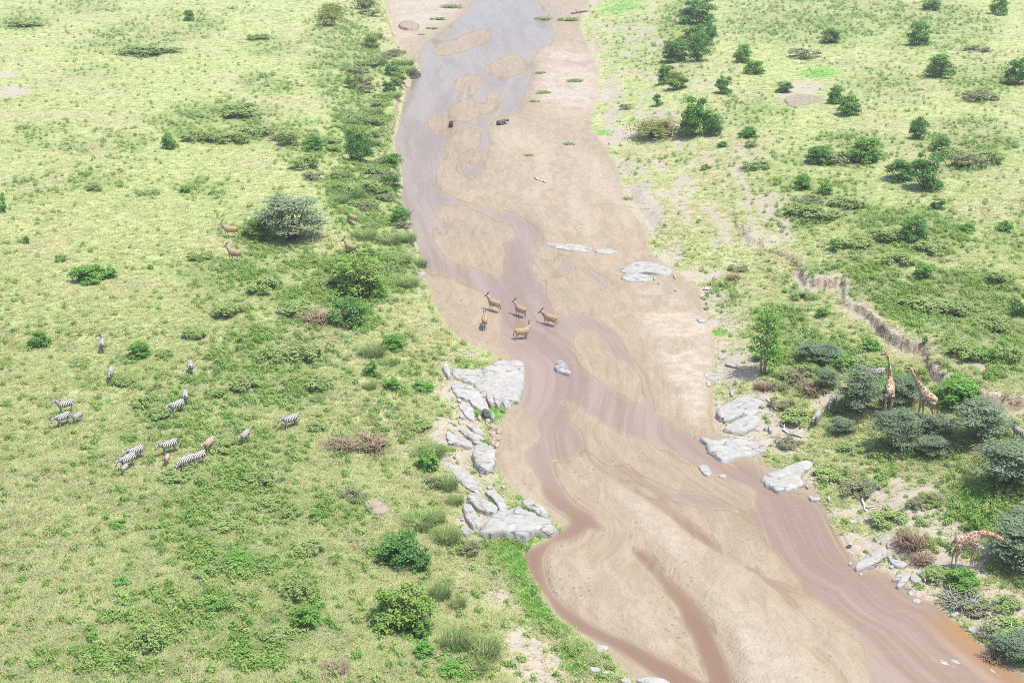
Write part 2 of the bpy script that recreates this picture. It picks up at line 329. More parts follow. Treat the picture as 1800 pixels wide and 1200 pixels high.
def noise(nt, vec, scale, detail=3, rough=.55, out=0, dist=0.0):
    n = N(nt, 'ShaderNodeTexNoise'); n.inputs['Scale'].default_value = scale; n.inputs['Detail'].default_value = detail
    n.inputs['Roughness'].default_value = rough; n.inputs['Distortion'].default_value = dist
    if vec is not None: nt.links.new(vec, n.inputs['Vector'])
    return n.outputs[out]
def ramp(nt, f, a, b):
    n = N(nt, 'ShaderNodeMapRange', interpolation_type='SMOOTHSTEP'); n.inputs[1].default_value = a; n.inputs[2].default_value = b
    nt.links.new(f, n.inputs[0]); return n.outputs[0]
def bsdf(nt, col, rough=.85, spec=.2, bump=None):
    b = N(nt, 'ShaderNodeBsdfPrincipled')
    if isinstance(col, tuple): b.inputs['Base Color'].default_value = (*col, 1)
    else: nt.links.new(col, b.inputs['Base Color'])
    if isinstance(rough, (int, float)): b.inputs['Roughness'].default_value = rough
    else: nt.links.new(rough, b.inputs['Roughness'])
    b.inputs['Specular IOR Level'].default_value = spec
    if bump is not None: nt.links.new(bump, b.inputs['Normal'])
    return b.outputs[0]
def bumpn(nt, h, dist, strength=1.0):
    n = N(nt, 'ShaderNodeBump'); n.inputs['Distance'].default_value = dist; n.inputs['Strength'].default_value = strength
    nt.links.new(h, n.inputs['Height']); return n.outputs[0]
def output(nt, s): nt.links.new(s, N(nt, 'ShaderNodeOutputMaterial').inputs[0])
def attr(nt, name, typ='GEOMETRY'):
    return N(nt, 'ShaderNodeAttribute', attribute_name=name, attribute_type=typ)

def streaks(nt, L):
    mpf = N(nt, 'ShaderNodeMapping'); mpf.inputs['Scale'].default_value = (70, .09, 1); L.new(attr(nt, 'fc').outputs['Vector'], mpf.inputs[0])
    return noise(nt, mpf.outputs[0], 1.0, 5, .6, dist=.7)
def sand_cols(nt, L, pos, flow, edge=True):
    mp = N(nt, 'ShaderNodeMapping'); mp.inputs['Scale'].default_value = (1.0, .35, 1.0); mp.inputs['Rotation'].default_value = (0, 0, .25); L.new(pos, mp.inputs[0])
    s1 = noise(nt, mp.outputs[0], .9, 5, .6, dist=.8); s2 = noise(nt, pos, 5.0, 3, .6)
    fine = streaks(nt, L)
    s3 = noise(nt, pos, 1.3, 5, .7); s4 = noise(nt, pos, .22, 3, .5)
    drys = mixc(nt, ramp(nt, s1, .35, .65), (.335, .275, .20), (.28, .225, .16))
    drys = mixc(nt, mth(nt, 'MULTIPLY', ramp(nt, s3, .50, .66), .22), drys, (.235, .19, .135))
    drys = mixc(nt, mth(nt, 'MULTIPLY', ramp(nt, flow, .52, .66), .4), drys, (.255, .205, .145))
    vo = N(nt, 'ShaderNodeTexVoronoi'); vo.inputs['Scale'].default_value = 1.9; L.new(pos, vo.inputs['Vector'])
    foot = mth(nt, 'MULTIPLY', mth(nt, 'SUBTRACT', 1.0, ramp(nt, vo.outputs['Distance'], .14, .24)), ramp(nt, s4, .48, .6))
    drys = mixc(nt, mth(nt, 'MULTIPLY', foot, .6), drys, (.13, .10, .07))
    s2 = mth(nt, 'SUBTRACT', mth(nt, 'ADD', s2, mth(nt, 'MULTIPLY', s3, .8)), mth(nt, 'MULTIPLY', foot, .5))
    wets = mixc(nt, ramp(nt, s1, .38, .62), (.295, .235, .16), (.265, .205, .135))
    wets = mixc(nt, mth(nt, 'MULTIPLY', ramp(nt, noise(nt, mp.outputs[0], .35, 3), .5, .7), .45), wets, (.245, .21, .135))
    wets = mixc(nt, mth(nt, 'MULTIPLY', ramp(nt, flow, .48, .66), .7), wets, (.215, .16, .105))
    wets = mixc(nt, mth(nt, 'MULTIPLY', ramp(nt, fine, .46, .62), .35), wets, (.33, .265, .19))
    wets = mixc(nt, mth(nt, 'MULTIPLY', ramp(nt, fine, .44, .32), .28), wets, (.205, .15, .105))
    drys = mixc(nt, mth(nt, 'MULTIPLY', ramp(nt, fine, .45, .33), .2), drys, (.23, .175, .125))
    sz = N(nt, 'ShaderNodeSeparateXYZ'); L.new(pos, sz.inputs[0])
    line = mth(nt, 'SUBTRACT', 1.0, ramp(nt, mth(nt, 'ABSOLUTE', mth(nt, 'SUBTRACT', sz.outputs[2], .004)), .004, .014))
    if edge: wets = mixc(nt, mth(nt, 'MULTIPLY', line, .5), wets, (.17, .13, .09))
    return drys, wets, s1, s2
def mat_ground():
    m, nt, L = newmat('savanna_ground')
    pos = N(nt, 'ShaderNodeNewGeometry').outputs['Position']
    A = N(nt, 'ShaderNodeSeparateColor'); L.new(attr(nt, 'mA').outputs['Color'], A.inputs[0])
    B = N(nt, 'ShaderNodeSeparateColor'); L.new(attr(nt, 'mB').outputs['Color'], B.inputs[0])
    bed_, wet_, gr_ = A.outputs; st_, ba_, lu_ = B.outputs
    f1 = noise(nt, pos, 3.0, 4, .65); f2 = noise(nt, pos, 9.0, 3, .7); f3 = noise(nt, pos, .5, 3)
    g = mixc(nt, ramp(nt, f3, .35, .65), (.385, .42, .19), (.335, .395, .155))
    g = mixc(nt, gr_, g, (.20, .27, .085))
    g = mixc(nt, mth(nt, 'MULTIPLY', st_, .85), g, (.40, .34, .215))
    g = mixc(nt, ramp(nt, f1, .53, .68), g, (.20, .22, .08))
    g = mixc(nt, mth(nt, 'MULTIPLY', ramp(nt, f2, .52, .66), .55), g, (.42, .38, .23))
    g = mixc(nt, lu_, g, (.13, .36, .045))
    soil = mixc(nt, ramp(nt, f1, .35, .65), (.40, .35, .285), (.33, .28, .22))
    bm = mth(nt, 'MULTIPLY', ba_, ramp(nt, mth(nt, 'ADD', mth(nt, 'MULTIPLY', f1, .6), mth(nt, 'MULTIPLY', ba_, .4)), .34, .52))
    g = mixc(nt, bm, g, soil)
    sep = N(nt, 'ShaderNodeSeparateXYZ'); L.new(N(nt, 'ShaderNodeNewGeometry').outputs['True Normal'], sep.inputs[0])
    steep = mth(nt, 'SUBTRACT', 1.0, ramp(nt, sep.outputs[2], .66, .86))
    g = mixc(nt, steep, g, mixc(nt, ramp(nt, f1, .4, .62), (.235, .185, .13), (.34, .28, .20)))
    drys, wets, s1, s2 = sand_cols(nt, L, pos, attr(nt, 'flow').outputs['Fac'])
    s3_ = noise(nt, pos, 1.1, 5, .7)
    drys = mixc(nt, mth(nt, 'MULTIPLY', attr(nt, 'white').outputs['Fac'], .85), drys, mixc(nt, ramp(nt, s3_, .4, .62), (.42, .37, .295), (.335, .285, .22)))
    sand = mixc(nt, mth(nt, 'MULTIPLY', wet_, mth(nt, 'SUBTRACT', 1.0, mth(nt, 'MULTIPLY', attr(nt, 'white').outputs['Fac'], .7))), drys, wets)
    col = mixc(nt, bed_, g, sand)
    hb = mth(nt, 'ADD', mth(nt, 'MULTIPLY', f1, mth(nt, 'SUBTRACT', 1.0, mth(nt, 'MULTIPLY', wet_, .9))), mth(nt, 'MULTIPLY', s2, .5))
    ro = mth(nt, 'SUBTRACT', .92, mth(nt, 'MULTIPLY', mth(nt, 'MULTIPLY', wet_, bed_), .45))
    output(nt, bsdf(nt, col, ro, .25, bumpn(nt, hb, .16, .9)))
    return m

def mat_water():
    m, nt, L = newmat('muddy_water')
    pos = N(nt, 'ShaderNodeNewGeometry').outputs['Position']
    dep = attr(nt, 'depth').outputs['Fac']; flow = attr(nt, 'flow').outputs['Fac']; chan = attr(nt, 'chan').outputs['Fac']
    mp = N(nt, 'ShaderNodeMapping'); mp.inputs['Scale'].default_value = (.5, 1.6, 1); mp.inputs['Rotation'].default_value = (0, 0, -.25); L.new(pos, mp.inputs[0])
    rip = noise(nt, mp.outputs[0], 2.2, 4, .65, dist=.5)
    d_, wets, s1, s2 = sand_cols(nt, L, pos, flow, False)
    mud = mixc(nt, ramp(nt, flow, .34, .66), (.275, .21, .165), (.22, .155, .115))
    mud = mixc(nt, mth(nt, 'MULTIPLY', ramp(nt, rip, .5, .62), .12), mud, (.33, .27, .22))
    fine = streaks(nt, L)
    mud = mixc(nt, mth(nt, 'MULTIPLY', ramp(nt, fine, .45, .33), .28), mud, (.20, .145, .11))
    mud = mixc(nt, mth(nt, 'MULTIPLY', ramp(nt, fine, .54, .66), .28), mud, (.32, .265, .21))
    mud = mixc(nt, chan, mud, (.19, .12, .08))
    amber = attr(nt, 'amber').outputs['Fac']
    col = mixc(nt, mth(nt, 'MAXIMUM', ramp(nt, dep, 0.0, .055), mth(nt, 'MULTIPLY', chan, .9)), wets, mud)
    col = mixc(nt, mth(nt, 'MULTIPLY', amber, .85), col, (.29, .155, .045))
    nrm = bumpn(nt, rip, .05, .5)
    d = N(nt, 'ShaderNodeBsdfDiffuse'); L.new(col, d.inputs[0])
    gl = N(nt, 'ShaderNodeBsdfGlossy'); gl.inputs['Roughness'].default_value = .08; L.new(nrm, gl.inputs['Normal'])
    fr = N(nt, 'ShaderNodeFresnel'); fr.inputs[0].default_value = 1.34; L.new(nrm, fr.inputs['Normal'])
    fac = mth(nt, 'MULTIPLY', fr.outputs[0], ramp(nt, dep, 0.0, .03))
    mx2 = N(nt, 'ShaderNodeMixShader'); L.new(fac, mx2.inputs[0]); L.new(d.outputs[0], mx2.inputs[1]); L.new(gl.outputs[0], mx2.inputs[2])
    output(nt, mx2.outputs[0])
    return m

def mat_leaf(name, a, b, c=None, trans=.3, instancer=False):
    m, nt, L = newmat(name)
    t = attr(nt, 'tint').outputs['Fac']
    if instancer: r = attr(nt, 'itint', 'INSTANCER').outputs['Fac']
    else: r = N(nt, 'ShaderNodeObjectInfo').outputs['Random']
    col = mixc(nt, mth(nt, 'ADD', mth(nt, 'MULTIPLY', t, .6), mth(nt, 'MULTIPLY', r, .4)), a, b) if not instancer else mixc(nt, r, a, b)
    if c: col = mixc(nt, ramp(nt, t, .80, .98), col, c)
    d = N(nt, 'ShaderNodeBsdfDiffuse'); L.new(col, d.inputs[0])
    tl = N(nt, 'ShaderNodeBsdfTranslucent'); L.new(col, tl.inputs[0])
    mx = N(nt, 'ShaderNodeMixShader'); mx.inputs[0].default_value = trans
    L.new(d.outputs[0], mx.inputs[1]); L.new(tl.outputs[0], mx.inputs[2])
    output(nt, mx.outputs[0]); return m

def mat_plain(name, a, b, scale=3, rough=.8, bump=0.0, spec=.2):
    m, nt, L = newmat(name)
    co = N(nt, 'ShaderNodeTexCoord').outputs['Object']
    f = noise(nt, co, scale, 4, .6)
    output(nt, bsdf(nt, mixc(nt, ramp(nt, f, .35, .65), a, b), rough, spec, bumpn(nt, f, bump) if bump else None)); return m

def mat_rock(name, a, b, dark):
    m, nt, L = newmat(name)
    pos = N(nt, 'ShaderNodeNewGeometry').outputs['Position']
    mp = N(nt, 'ShaderNodeMapping'); mp.inputs['Scale'].default_value = (.55, 1.9, 1); mp.inputs['Rotation'].default_value = (0, 0, .9); L.new(pos, mp.inputs[0])
    f = noise(nt, pos, 1.6, 5, .65); g = noise(nt, mp.outputs[0], 2.4, 4, .6, dist=.5); h = noise(nt, pos, 9, 3, .6)
    col = mixc(nt, ramp(nt, f, .35, .68), a, b)
    vo = N(nt, 'ShaderNodeTexVoronoi', feature='DISTANCE_TO_EDGE'); vo.inputs['Scale'].default_value = .75
    wp = N(nt, 'ShaderNodeMix', data_type='VECTOR'); wp.inputs[0].default_value = .12; L.new(mp.outputs[0], wp.inputs[4]); L.new(noise(nt, pos, 2.5, 3, out=1), wp.inputs[5]); L.new(wp.outputs[1], vo.inputs['Vector'])
    crack = mth(nt, 'SUBTRACT', 1.0, ramp(nt, vo.outputs['Distance'], .0, .045))
    crack = mth(nt, 'MULTIPLY', crack, ramp(nt, noise(nt, pos, .9, 2), .42, .58))
    col = mixc(nt, mth(nt, 'MULTIPLY', crack, .8), col, dark)
    col = mixc(nt, mth(nt, 'MULTIPLY', ramp(nt, noise(nt, pos, .7, 4, .7), .5, .72), .4), col, (.25, .235, .205))
    col = mixc(nt, mth(nt, 'MULTIPLY', ramp(nt, h, .6, .75), .5), col, dark)
    hh = mth(nt, 'SUBTRACT', mth(nt, 'ADD', f, mth(nt, 'MULTIPLY', h, .3)), mth(nt, 'MULTIPLY', crack, .25))
    output(nt, bsdf(nt, col, .85, .2, bumpn(nt, hh, .12, .8))); return m

M = {}
M['ground'] = mat_ground(); M['water'] = mat_water()
M['leafy'] = mat_leaf('shrub_leaves', (.125, .29, .06), (.22, .41, .095), (.33, .42, .13))
M['lime'] = mat_leaf('lime_leaves', (.19, .32, .075), (.29, .42, .11), (.34, .38, .15))
M['dark'] = mat_leaf('dark_leaves', (.09, .22, .065), (.165, .32, .095), (.24, .36, .11))
M['acacia'] = mat_leaf('acacia_leaves', (.15, .225, .135), (.25, .325, .195), (.36, .39, .27))
M['scrub'] = mat_leaf('scrub_leaves', (.23, .34, .11), (.33, .43, .16), (.40, .38, .21))
M['greyscrub'] = mat_leaf('grey_scrub_leaves', (.21, .24, .12), (.29, .30, .18), (.34, .28, .19))
M['tall'] = mat_leaf('tall_grass_blades', (.19, .31, .10), (.30, .40, .145), (.40, .38, .21))
M['brush'] = mat_leaf('dry_brush_twigs', (.27, .20, .13), (.38, .30, .21), (.20, .15, .10), .1)
M['silver'] = mat_leaf('bleached_brush_twigs', (.30, .29, .25), (.42, .41, .36), (.17, .24, .08), .1)
M['palm'] = mat_leaf('palm_fronds', (.10, .19, .04), (.26, .31, .08), (.38, .30, .15), .25)
M['wood'] = mat_plain('bark', (.20, .155, .11), (.30, .25, .19), 8)
M['deadwood'] = mat_plain('bleached_wood', (.42, .38, .32), (.56, .52, .46), 5)
M['charwood'] = mat_plain('dark_wood', (.05, .045, .04), (.10, .09, .08), 5)
M['rock'] = mat_rock('pale_granite', (.305, .295, .27), (.38, .37, .34), (.12, .112, .10))
M['greyrock'] = mat_rock('grey_granite', (.22, .225, .23), (.34, .34, .345), (.06, .06, .07))
M['blackrock'] = mat_rock('black_rock', (.05, .05, .055), (.10, .10, .10), (.02, .02, .02))
M['brownrock'] = mat_rock('brown_stone', (.40, .31, .24), (.28, .20, .17), (.14, .10, .09))
M['mound'] = mat_plain('earth_mound', (.24, .19, .145), (.31, .255, .195), 2, .9, .1)

# ------------------------------------------------------------------ mesh helpers
def mesh_np(name, verts, faces, mat=None, smooth_=False, tint=None):
    """faces: (n,k) int array"""
    verts = np.asarray(verts, np.float32); faces = np.asarray(faces, np.int32)
    me = bpy.data.meshes.new(name); n, k = faces.shape
    me.vertices.add(len(verts)); me.vertices.foreach_set('co', verts.ravel())
    me.loops.add(n * k); me.loops.foreach_set('vertex_index', faces.ravel())
    me.polygons.add(n); me.polygons.foreach_set('loop_start', np.arange(0, n * k, k, dtype=np.int32))
    if smooth_: me.polygons.foreach_set('use_smooth', np.ones(n, bool))
    me.update(calc_edges=True)
    if tint is not None:
        a = me.attributes.new('tint', 'FLOAT', 'POINT'); a.data.foreach_set('value', np.asarray(tint, np.float32))
    if mat: me.materials.append(mat)
    return me
def link(name, data, parent=None, loc=None, rot=None, scale=None):
    o = bpy.data.objects.new(name, data); COL.objects.link(o)
    if parent: o.parent = parent
    if loc is not None: o.location = loc
    if rot is not None: o.rotation_euler = rot
    if scale is not None: o.scale = scale
    return o
def tag(o, label, cat, group=None, kind=None):
    if label: o['label'] = label
    if cat: o['category'] = cat
    if group: o['group'] = group
    if kind: o['kind'] = kind
    return o
def tube(path, radii, seg=6):
    """verts, quads of a tapered tube along path"""
    p = np.asarray(path, float); V = []; Fq = []
    for i in range(len(p)):
        t = p[min(i + 1, len(p) - 1)] - p[max(i - 1, 0)]; t /= np.linalg.norm(t) + 1e-9
        s = np.cross(t, (0, 0, 1)) if abs(t[2]) < .9 else np.cross(t, (0, 1, 0)); s /= np.linalg.norm(s) + 1e-9
        w = np.cross(t, s)
        for k in range(seg):
            a = 2 * math.pi * k / seg; V.append(p[i] + radii[i] * (s * math.cos(a) + w * math.sin(a)))
        if i:
            for k in range(seg):
                a = (i - 1) * seg; Fq.append((a + k, a + (k + 1) % seg, a + seg + (k + 1) % seg, a + seg + k))
    a = (len(p) - 1) * seg
    if seg == 6: Fq += [(0, 3, 2, 1), (0, 5, 4, 3), (a, a + 1, a + 2, a + 3), (a, a + 3, a + 4, a + 5)]
    if seg == 4: Fq += [(0, 3, 2, 1), (a, a + 1, a + 2, a + 3)]
    return np.array(V), Fq
def merge(parts):
    V = []; Fs = []; o = 0
    for v, f in parts:
        V.append(v); Fs += [tuple(i + o for i in q) for q in f]; o += len(v)
    return np.concatenate(V), np.array(Fs)

# ------------------------------------------------------------------ terrain sheet
STEP = 3.0
vrows = np.arange(1335, -118, -STEP)
_, ymid = px2w(np.full_like(vrows, 900.), vrows)
ynear = np.array([-800, -300, -120, -40, 10, 35, 48, 54]); yfar = px2w(900., np.array([-135, -160, -190, -220, -245, -258, -266]))[1]
ys = np.concatenate([ynear[ynear < ymid[0] - 1], ymid, yfar])
us = np.concatenate([[-3600, -2600, -1600, -900, -500, -320], np.arange(-252, 2055, STEP), [2130, 2300, 2700, 3300, 4300, 5400]])
dep = np.maximum(ys * CP + CAMH * SP, 45.0)
TX = (us[None, :] - 900) / F * dep[:, None]; TY = np.repeat(ys[:, None], len(us), 1)
TZ = Hh(TX, TY)
nr, nc = TX.shape
V = np.stack([TX, TY, TZ], -1).reshape(-1, 3)
ii = np.arange(nr * nc).reshape(nr, nc)
Q = np.stack([ii[:-1, :-1], ii[:-1, 1:], ii[1:, 1:], ii[1:, :-1]], -1).reshape(-1, 4)
me = mesh_np('ground', V, Q, M['ground'], True)
for nm, chans in (('mA', (bedA, wet, green)), ('mB', (straw, bare, lush))):
    a = me.attributes.new(nm, 'FLOAT_COLOR', 'POINT')
    c = np.stack([samp(np.asarray(ch, float), TX, TY).ravel() for ch in chans] + [np.ones(nr * nc)], -1)
    a.data.foreach_set('color', c.astype(np.float32).ravel())
tag(link('ground', me), 'savanna ground with grassy banks and a sandy river bed', 'ground', kind='structure')

FLOWI = fl1 * .45 + fl2 * .4 + fl3 * .15
a = me.attributes.new('flow', 'FLOAT', 'POINT'); a.data.foreach_set('value', samp(FLOWI, TX, TY).ravel().astype(np.float32))
FCI = np.stack([samp(acr, TX, TY).ravel(), (TY - .35 * TX).ravel(), np.zeros(nr * nc)], 1).astype(np.float32)
a = me.attributes.new('fc', 'FLOAT_VECTOR', 'POINT'); a.data.foreach_set('vector', FCI.ravel())
a = me.attributes.new('white', 'FLOAT', 'POINT'); a.data.foreach_set('value', samp(white, TX, TY).ravel().astype(np.float32))
# water sheet where the bed lies below the river level
dd = (-TZ)
need = (dd[:-1, :-1] > -.05) | (dd[:-1, 1:] > -.05) | (dd[1:, 1:] > -.05) | (dd[1:, :-1] > -.05)
inb = samp(bed0.astype(float), TX, TY)
need &= (inb[:-1, :-1] > .5) | (inb[1:, 1:] > .5)
q = Q.reshape(nr - 1, nc - 1, 4)[need]
uq, inv = np.unique(q, return_inverse=True)
wv = V[uq].copy(); wv[:, 2] = 0
me = mesh_np('river_water', wv, inv.reshape(-1, 4), M['water'], True)
a = me.attributes.new('depth', 'FLOAT', 'POINT'); a.data.foreach_set('value', np.maximum(dd.ravel()[uq], 0).astype(np.float32))
CHAN = np.zeros((NV, NU))
for k_ in (3, 4, 6, 7, 8): CHAN = np.maximum(CHAN, fill(smooth(WATER[k_], 4)))
CHAN = blur(warp(CHAN), 7) * sstep(760, 960, CV) * .9 + blur(warp(CHAN), 7) * .1
AMBER = np.clip(1 - DR / 2.6, 0, 1) * sstep(1060, 1110, CV) * (CU > 1500)
for nm_, im_ in (('flow', FLOWI), ('chan', CHAN), ('amber', AMBER)):
    a = me.attributes.new(nm_, 'FLOAT', 'POINT'); a.data.foreach_set('value', samp(im_, TX, TY).ravel()[uq].astype(np.float32))
a = me.attributes.new('fc', 'FLOAT_VECTOR', 'POINT'); a.data.foreach_set('vector', FCI[uq].ravel())
tag(link('river', me), 'shallow muddy braided river running between sand bars', 'river', kind='structure')

# ------------------------------------------------------------------ rocks
rs = np.random.RandomState(11)
def rock(poly, h, mat, label, name='boulder', group=None, rough=.16, zt=.3, cat='rock', fiss=0.0):
    """outline traced in photo pixels -> domed stone lying on the ground, with its own fissures"""
    h = h * .62; p = smooth(poly, 5)
    x, y = px2w(p[:, 0], p[:, 1], zt)
    cx, cy = x.mean(), y.mean(); z0 = float(Hh(cx, cy))
    x, y = px2w(p[:, 0], p[:, 1], z0 + h * .35); cx, cy = x.mean(), y.mean()
    n = len(x); R = 9; size = math.sqrt((np.ptp(x) + .01) * (np.ptp(y) + .01))
    V = []; seed = rs.rand() * 50
    prof = [(1.05, -.5), (1.03, .15), (1.0, .55), (.955, .80), (.86, .90), (.70, .94), (.50, 1.0), (.25, 1.02)]
    for (t, hz) in prof:
        xx = cx + (x - cx) * t; yy = cy + (y - cy) * t
        nz = fbm(xx + seed, yy + seed, 2.2 / max(size, .4), 4) - .5
        nf = fbm(xx * .9 + yy * .5 + seed, (yy * .9 - xx * .5) * .3, 6.0 / max(size, .4), 3)
        zz = (Hh(xx, yy) * .6 + z0 * .4) + h * hz * (1 + (rough + .06) * 3.6 * nz) - fiss * h * np.clip(.42 - nf, 0, .2) * 4 * (hz > .3)
        jit = (fbm(xx * 3 + seed, yy * 3, 4.0 / max(size, .4), 4) - .5) * .17 * size * (t > .4)
        dx, dy = (x - cx), (y - cy); dl = np.hypot(dx, dy) + 1e-6
        V.append(np.stack([xx + dx / dl * jit - cx, yy + dy / dl * jit - cy, zz - z0], 1))
    V = np.concatenate(V + [np.array([[0, 0, h * 1.02]])])
    Fq = []
    for r in range(len(prof) - 1):
        for k in range(n):
            a, b = r * n + k, r * n + (k + 1) % n; Fq.append((a, b, b + n, a + n))
    top = (len(prof) - 1) * n; c = len(V) - 1
    for k in range(n): Fq.append((top + k, top + (k + 1) % n, c, c))
    bm = bmesh.new(); vs = [bm.verts.new(v) for v in V]
    for f in Fq:
        f = tuple(dict.fromkeys(f))
        try: bm.faces.new([vs[i] for i in f])
        except ValueError: pass
    bmesh.ops.recalc_face_normals(bm, faces=bm.faces)
    me = bpy.data.meshes.new(name); bm.to_mesh(me); bm.free(); me.materials.append(M[mat])
    me.polygons.foreach_set('use_smooth', np.ones(len(me.polygons), bool))
    return tag(link(name, me, loc=(cx, cy, z0)), label, cat, group, 'thing')
def oval(cx, cy, rx, ry, rot=0, n=9):
    rot = math.radians(rot); out = []
    for k in range(n):
        a = 2 * math.pi * k / n; j = 1 + (rs.rand() - .5) * .35
        X, Y = rx * math.cos(a) * j, ry * math.sin(a) * j
        out.append((cx + X * math.cos(rot) - Y * math.sin(rot), cy + X * math.sin(rot) + Y * math.cos(rot)))
    return out
G1 = 'rocks of the outcrop beside the wading antelopes'; G2 = 'pale rocks on the giraffes side of the river'
rock([(903,636),(914,632),(921,640),(922,668),(919,690),(906,702),(888,708),(872,704),(858,699),(842,692),(834,682),(842,667),(855,654),(872,645),(888,640)], 1.15, 'rock', 'huge smooth white granite dome jutting into the river', group=G1, fiss=.5)
rock([(797,651),(820,652),(852,652),(846,664),(832,672),(812,668),(798,664)], .55, 'rock', 'long low white rock ridge running inland from the granite dome', 'rock_ridge', G1)
rock([(778,649),(786,642),(791,652),(792,664),(786,664)], .8, 'rock', 'small pointed white rock at the inland tip of the ridge', group=G1)
rock([(796,680),(815,676),(835,683),(852,698),(858,712),(840,712),(824,703),(804,697)], .4, 'rock', 'flat grassy-edged white slab inland below the granite dome', 'rock_slab', G1)
for k, (a, b, c, d, r) in enumerate([(862,702,5,11,-28),(873,706,5,12,-30),(884,707,4,10,-35),(893,703,4,9,-40)]):
    rock(oval(a, b, c, d, r), .7, 'rock', 'narrow split-off white rock finger below the granite dome', 'boulder', 'rock fingers split from the granite dome')
rock([(806,714),(822,712),(834,724),(832,736),(818,730)], .3, 'rock', 'low white slab between the granite dome and the striped slabs', 'rock_slab', G1)
rock(oval(855,729,7,6.5), .75, 'blackrock', 'rounded black boulder with pale cap in bright grass', group=G1)
rock(oval(867,733,4,6), .45, 'greyrock', 'small grey boulder right against the black boulder', group=G1)
for k, (a, b, c, d, r) in enumerate([(836,757,15,4.5,28),(822,764,16,5,24),(838,770,18,5,22),(812,778,20,6,22),(846,782,15,4,20),(795,772,14,6,30)]):
    rock(oval(a, b, c, d, r), .45, 'rock', 'slanting white rock slat in the row between black boulder and egg boulder', 'rock_slab', 'slanting rock slats')
rock([(836,787),(850,784),(867,791),(871,808),(866,824),(851,829),(838,822),(832,805)], 1.0, 'rock', 'egg-shaped white boulder standing alone at the sand edge', group=G1)
rock([(788,820),(805,822),(825,835),(838,850),(840,866),(825,861),(805,845)], .3, 'rock', 'long flat white slab inland of the egg boulder', 'rock_slab', G1)
rock([(822,876),(835,873),(855,882),(873,893),(872,903),(855,902),(838,895)], .7, 'rock', 'tilted oblong boulder behind the big lower outcrop', group=G1, fiss=.4)
rock([(814,888),(826,890),(841,910),(846,928),(836,931),(820,915)], .8, 'rock', 'tilted oblong boulder with dark cracks at the inland end of the lower outcrop', group=G1, fiss=.6)
rock(oval(817,935,9,7,40), .5, 'greyrock', 'broken grey rock below the cracked oblong boulder', group=G1)
rock([(846,938),(852,924),(868,910),(890,900),(912,897),(934,903),(955,913),(976,926),(980,931),(960,936),(936,941),(930,948),(906,948),(884,941),(862,942)], 1.2, 'rock', 'massive white lower outcrop with vertical cracks above bright green grass', 'rock_outcrop', G1, fiss=.7)
rock([(853,866),(866,862),(880,874),(890,890),(896,904),(880,902),(872,886)], .55, 'rock', 'white rock arm reaching up from the lower outcrop', 'boulder', G1)
rock([(918,882),(930,879),(950,891),(964,904),(960,910),(944,905),(925,895)], .55, 'rock', 'low white rock on the river side of the lower outcrop', group=G1)
rock([(975,642),(984,635),(993,640),(999,648),(1004,657),(1000,661),(988,657),(976,652)], .75, 'greyrock', 'grey fissured rock standing alone in midstream', group='rocks in the water', fiss=.8, rough=.3)
rock(oval(948,687,11,3.6,8), .16, 'rock', 'flat lens-shaped pale rock in midstream', group='rocks in the water')
for (a, b, c, d) in [(868,750,7,4),(877,756,5,6),(865,762,6,4),(874,769,7,5),(866,778,5,4),(873,782,4,4),(869,774,4,3)]:
    rock(oval(a, b, c, d), .3, 'brownrock', 'brown cobble at the sand edge above the egg boulder', 'cobble', 'brown cobbles at the sand edge')
rock([(1262,716),(1288,704),(1322,704),(1348,714),(1342,726),(1322,732),(1298,732),(1276,736),(1266,732)], .55, 'rock', 'wedge-shaped white slab, topmost of three beside the pool', 'rock_slab', G2, fiss=.3)
rock([(1272,752),(1296,738),(1322,733),(1334,742),(1328,752),(1306,760),(1285,756)], .5, 'rock', 'middle white slab of three on the sandy shore', 'rock_slab', G2, fiss=.3)
rock([(1232,771),(1250,776),(1275,772),(1310,770),(1334,780),(1346,792),(1325,800),(1300,803),(1270,809),(1252,797),(1243,784)], .6, 'rock', 'broad notched white slab at the water, lowest of three', 'rock_slab', G2, fiss=.5)
rock([(1238,660),(1256,657),(1272,662),(1262,669),(1245,668)], .3, 'rock', 'small flat white rock up the shore from the three slabs', group=G2)
rock(oval(1269,628,7,4), .3, 'rock', 'small pale rock below the slender young tree', group=G2)
rock(oval(1246,674,4,5), .2, 'rock', 'pebble-sized white rock under the small flat rock', group=G2)
rock([(1341,843),(1348,834),(1372,826),(1392,832),(1412,846),(1412,852),(1396,861),(1372,862),(1350,854)], .55, 'rock', 'smooth round white boulder lying half in the water', group=G2)
rock([(1374,827),(1396,815),(1420,812),(1428,819),(1416,830),(1404,840),(1390,832)], .5, 'rock', 'white slab leaning on the round half-drowned boulder', 'rock_slab', G2)
rock([(1229,820),(1241,817),(1250,828),(1246,837),(1236,832)], .25, 'rock', 'small cracked white rock in the shallows above the sand sheet', group='rocks in the water')
rock(oval(1270,836,7,3), .15, 'rock', 'thin white rock sliver in the shallows above the sand sheet', group='rocks in the water')
rock([(1503,998),(1516,982),(1530,972),(1551,968),(1560,977),(1545,990),(1526,997)], .6, 'rock', 'white rock heap at the water below dry brown brush', group=G2, fiss=.6)
rock([(1560,978),(1578,983),(1593,993),(1584,998),(1568,992)], .4, 'rock', 'white rock joined to the heap below dry brown brush', group=G2)
rock([(1568,1018),(1582,1010),(1594,1011),(1592,1018),(1578,1022)], .4, 'rock', 'flat white rock of the crossed pair in the water', group=G2)
rock([(1576,1029),(1588,1014),(1599,1011),(1597,1020),(1584,1032)], .5, 'rock', 'tilted white rock of the crossed pair in the water', group=G2)
rock([(1600,1013),(1612,1012),(1620,1021),(1612,1026),(1602,1021)], .4, 'rock', 'white rock beside the crossed pair in the water', group=G2)
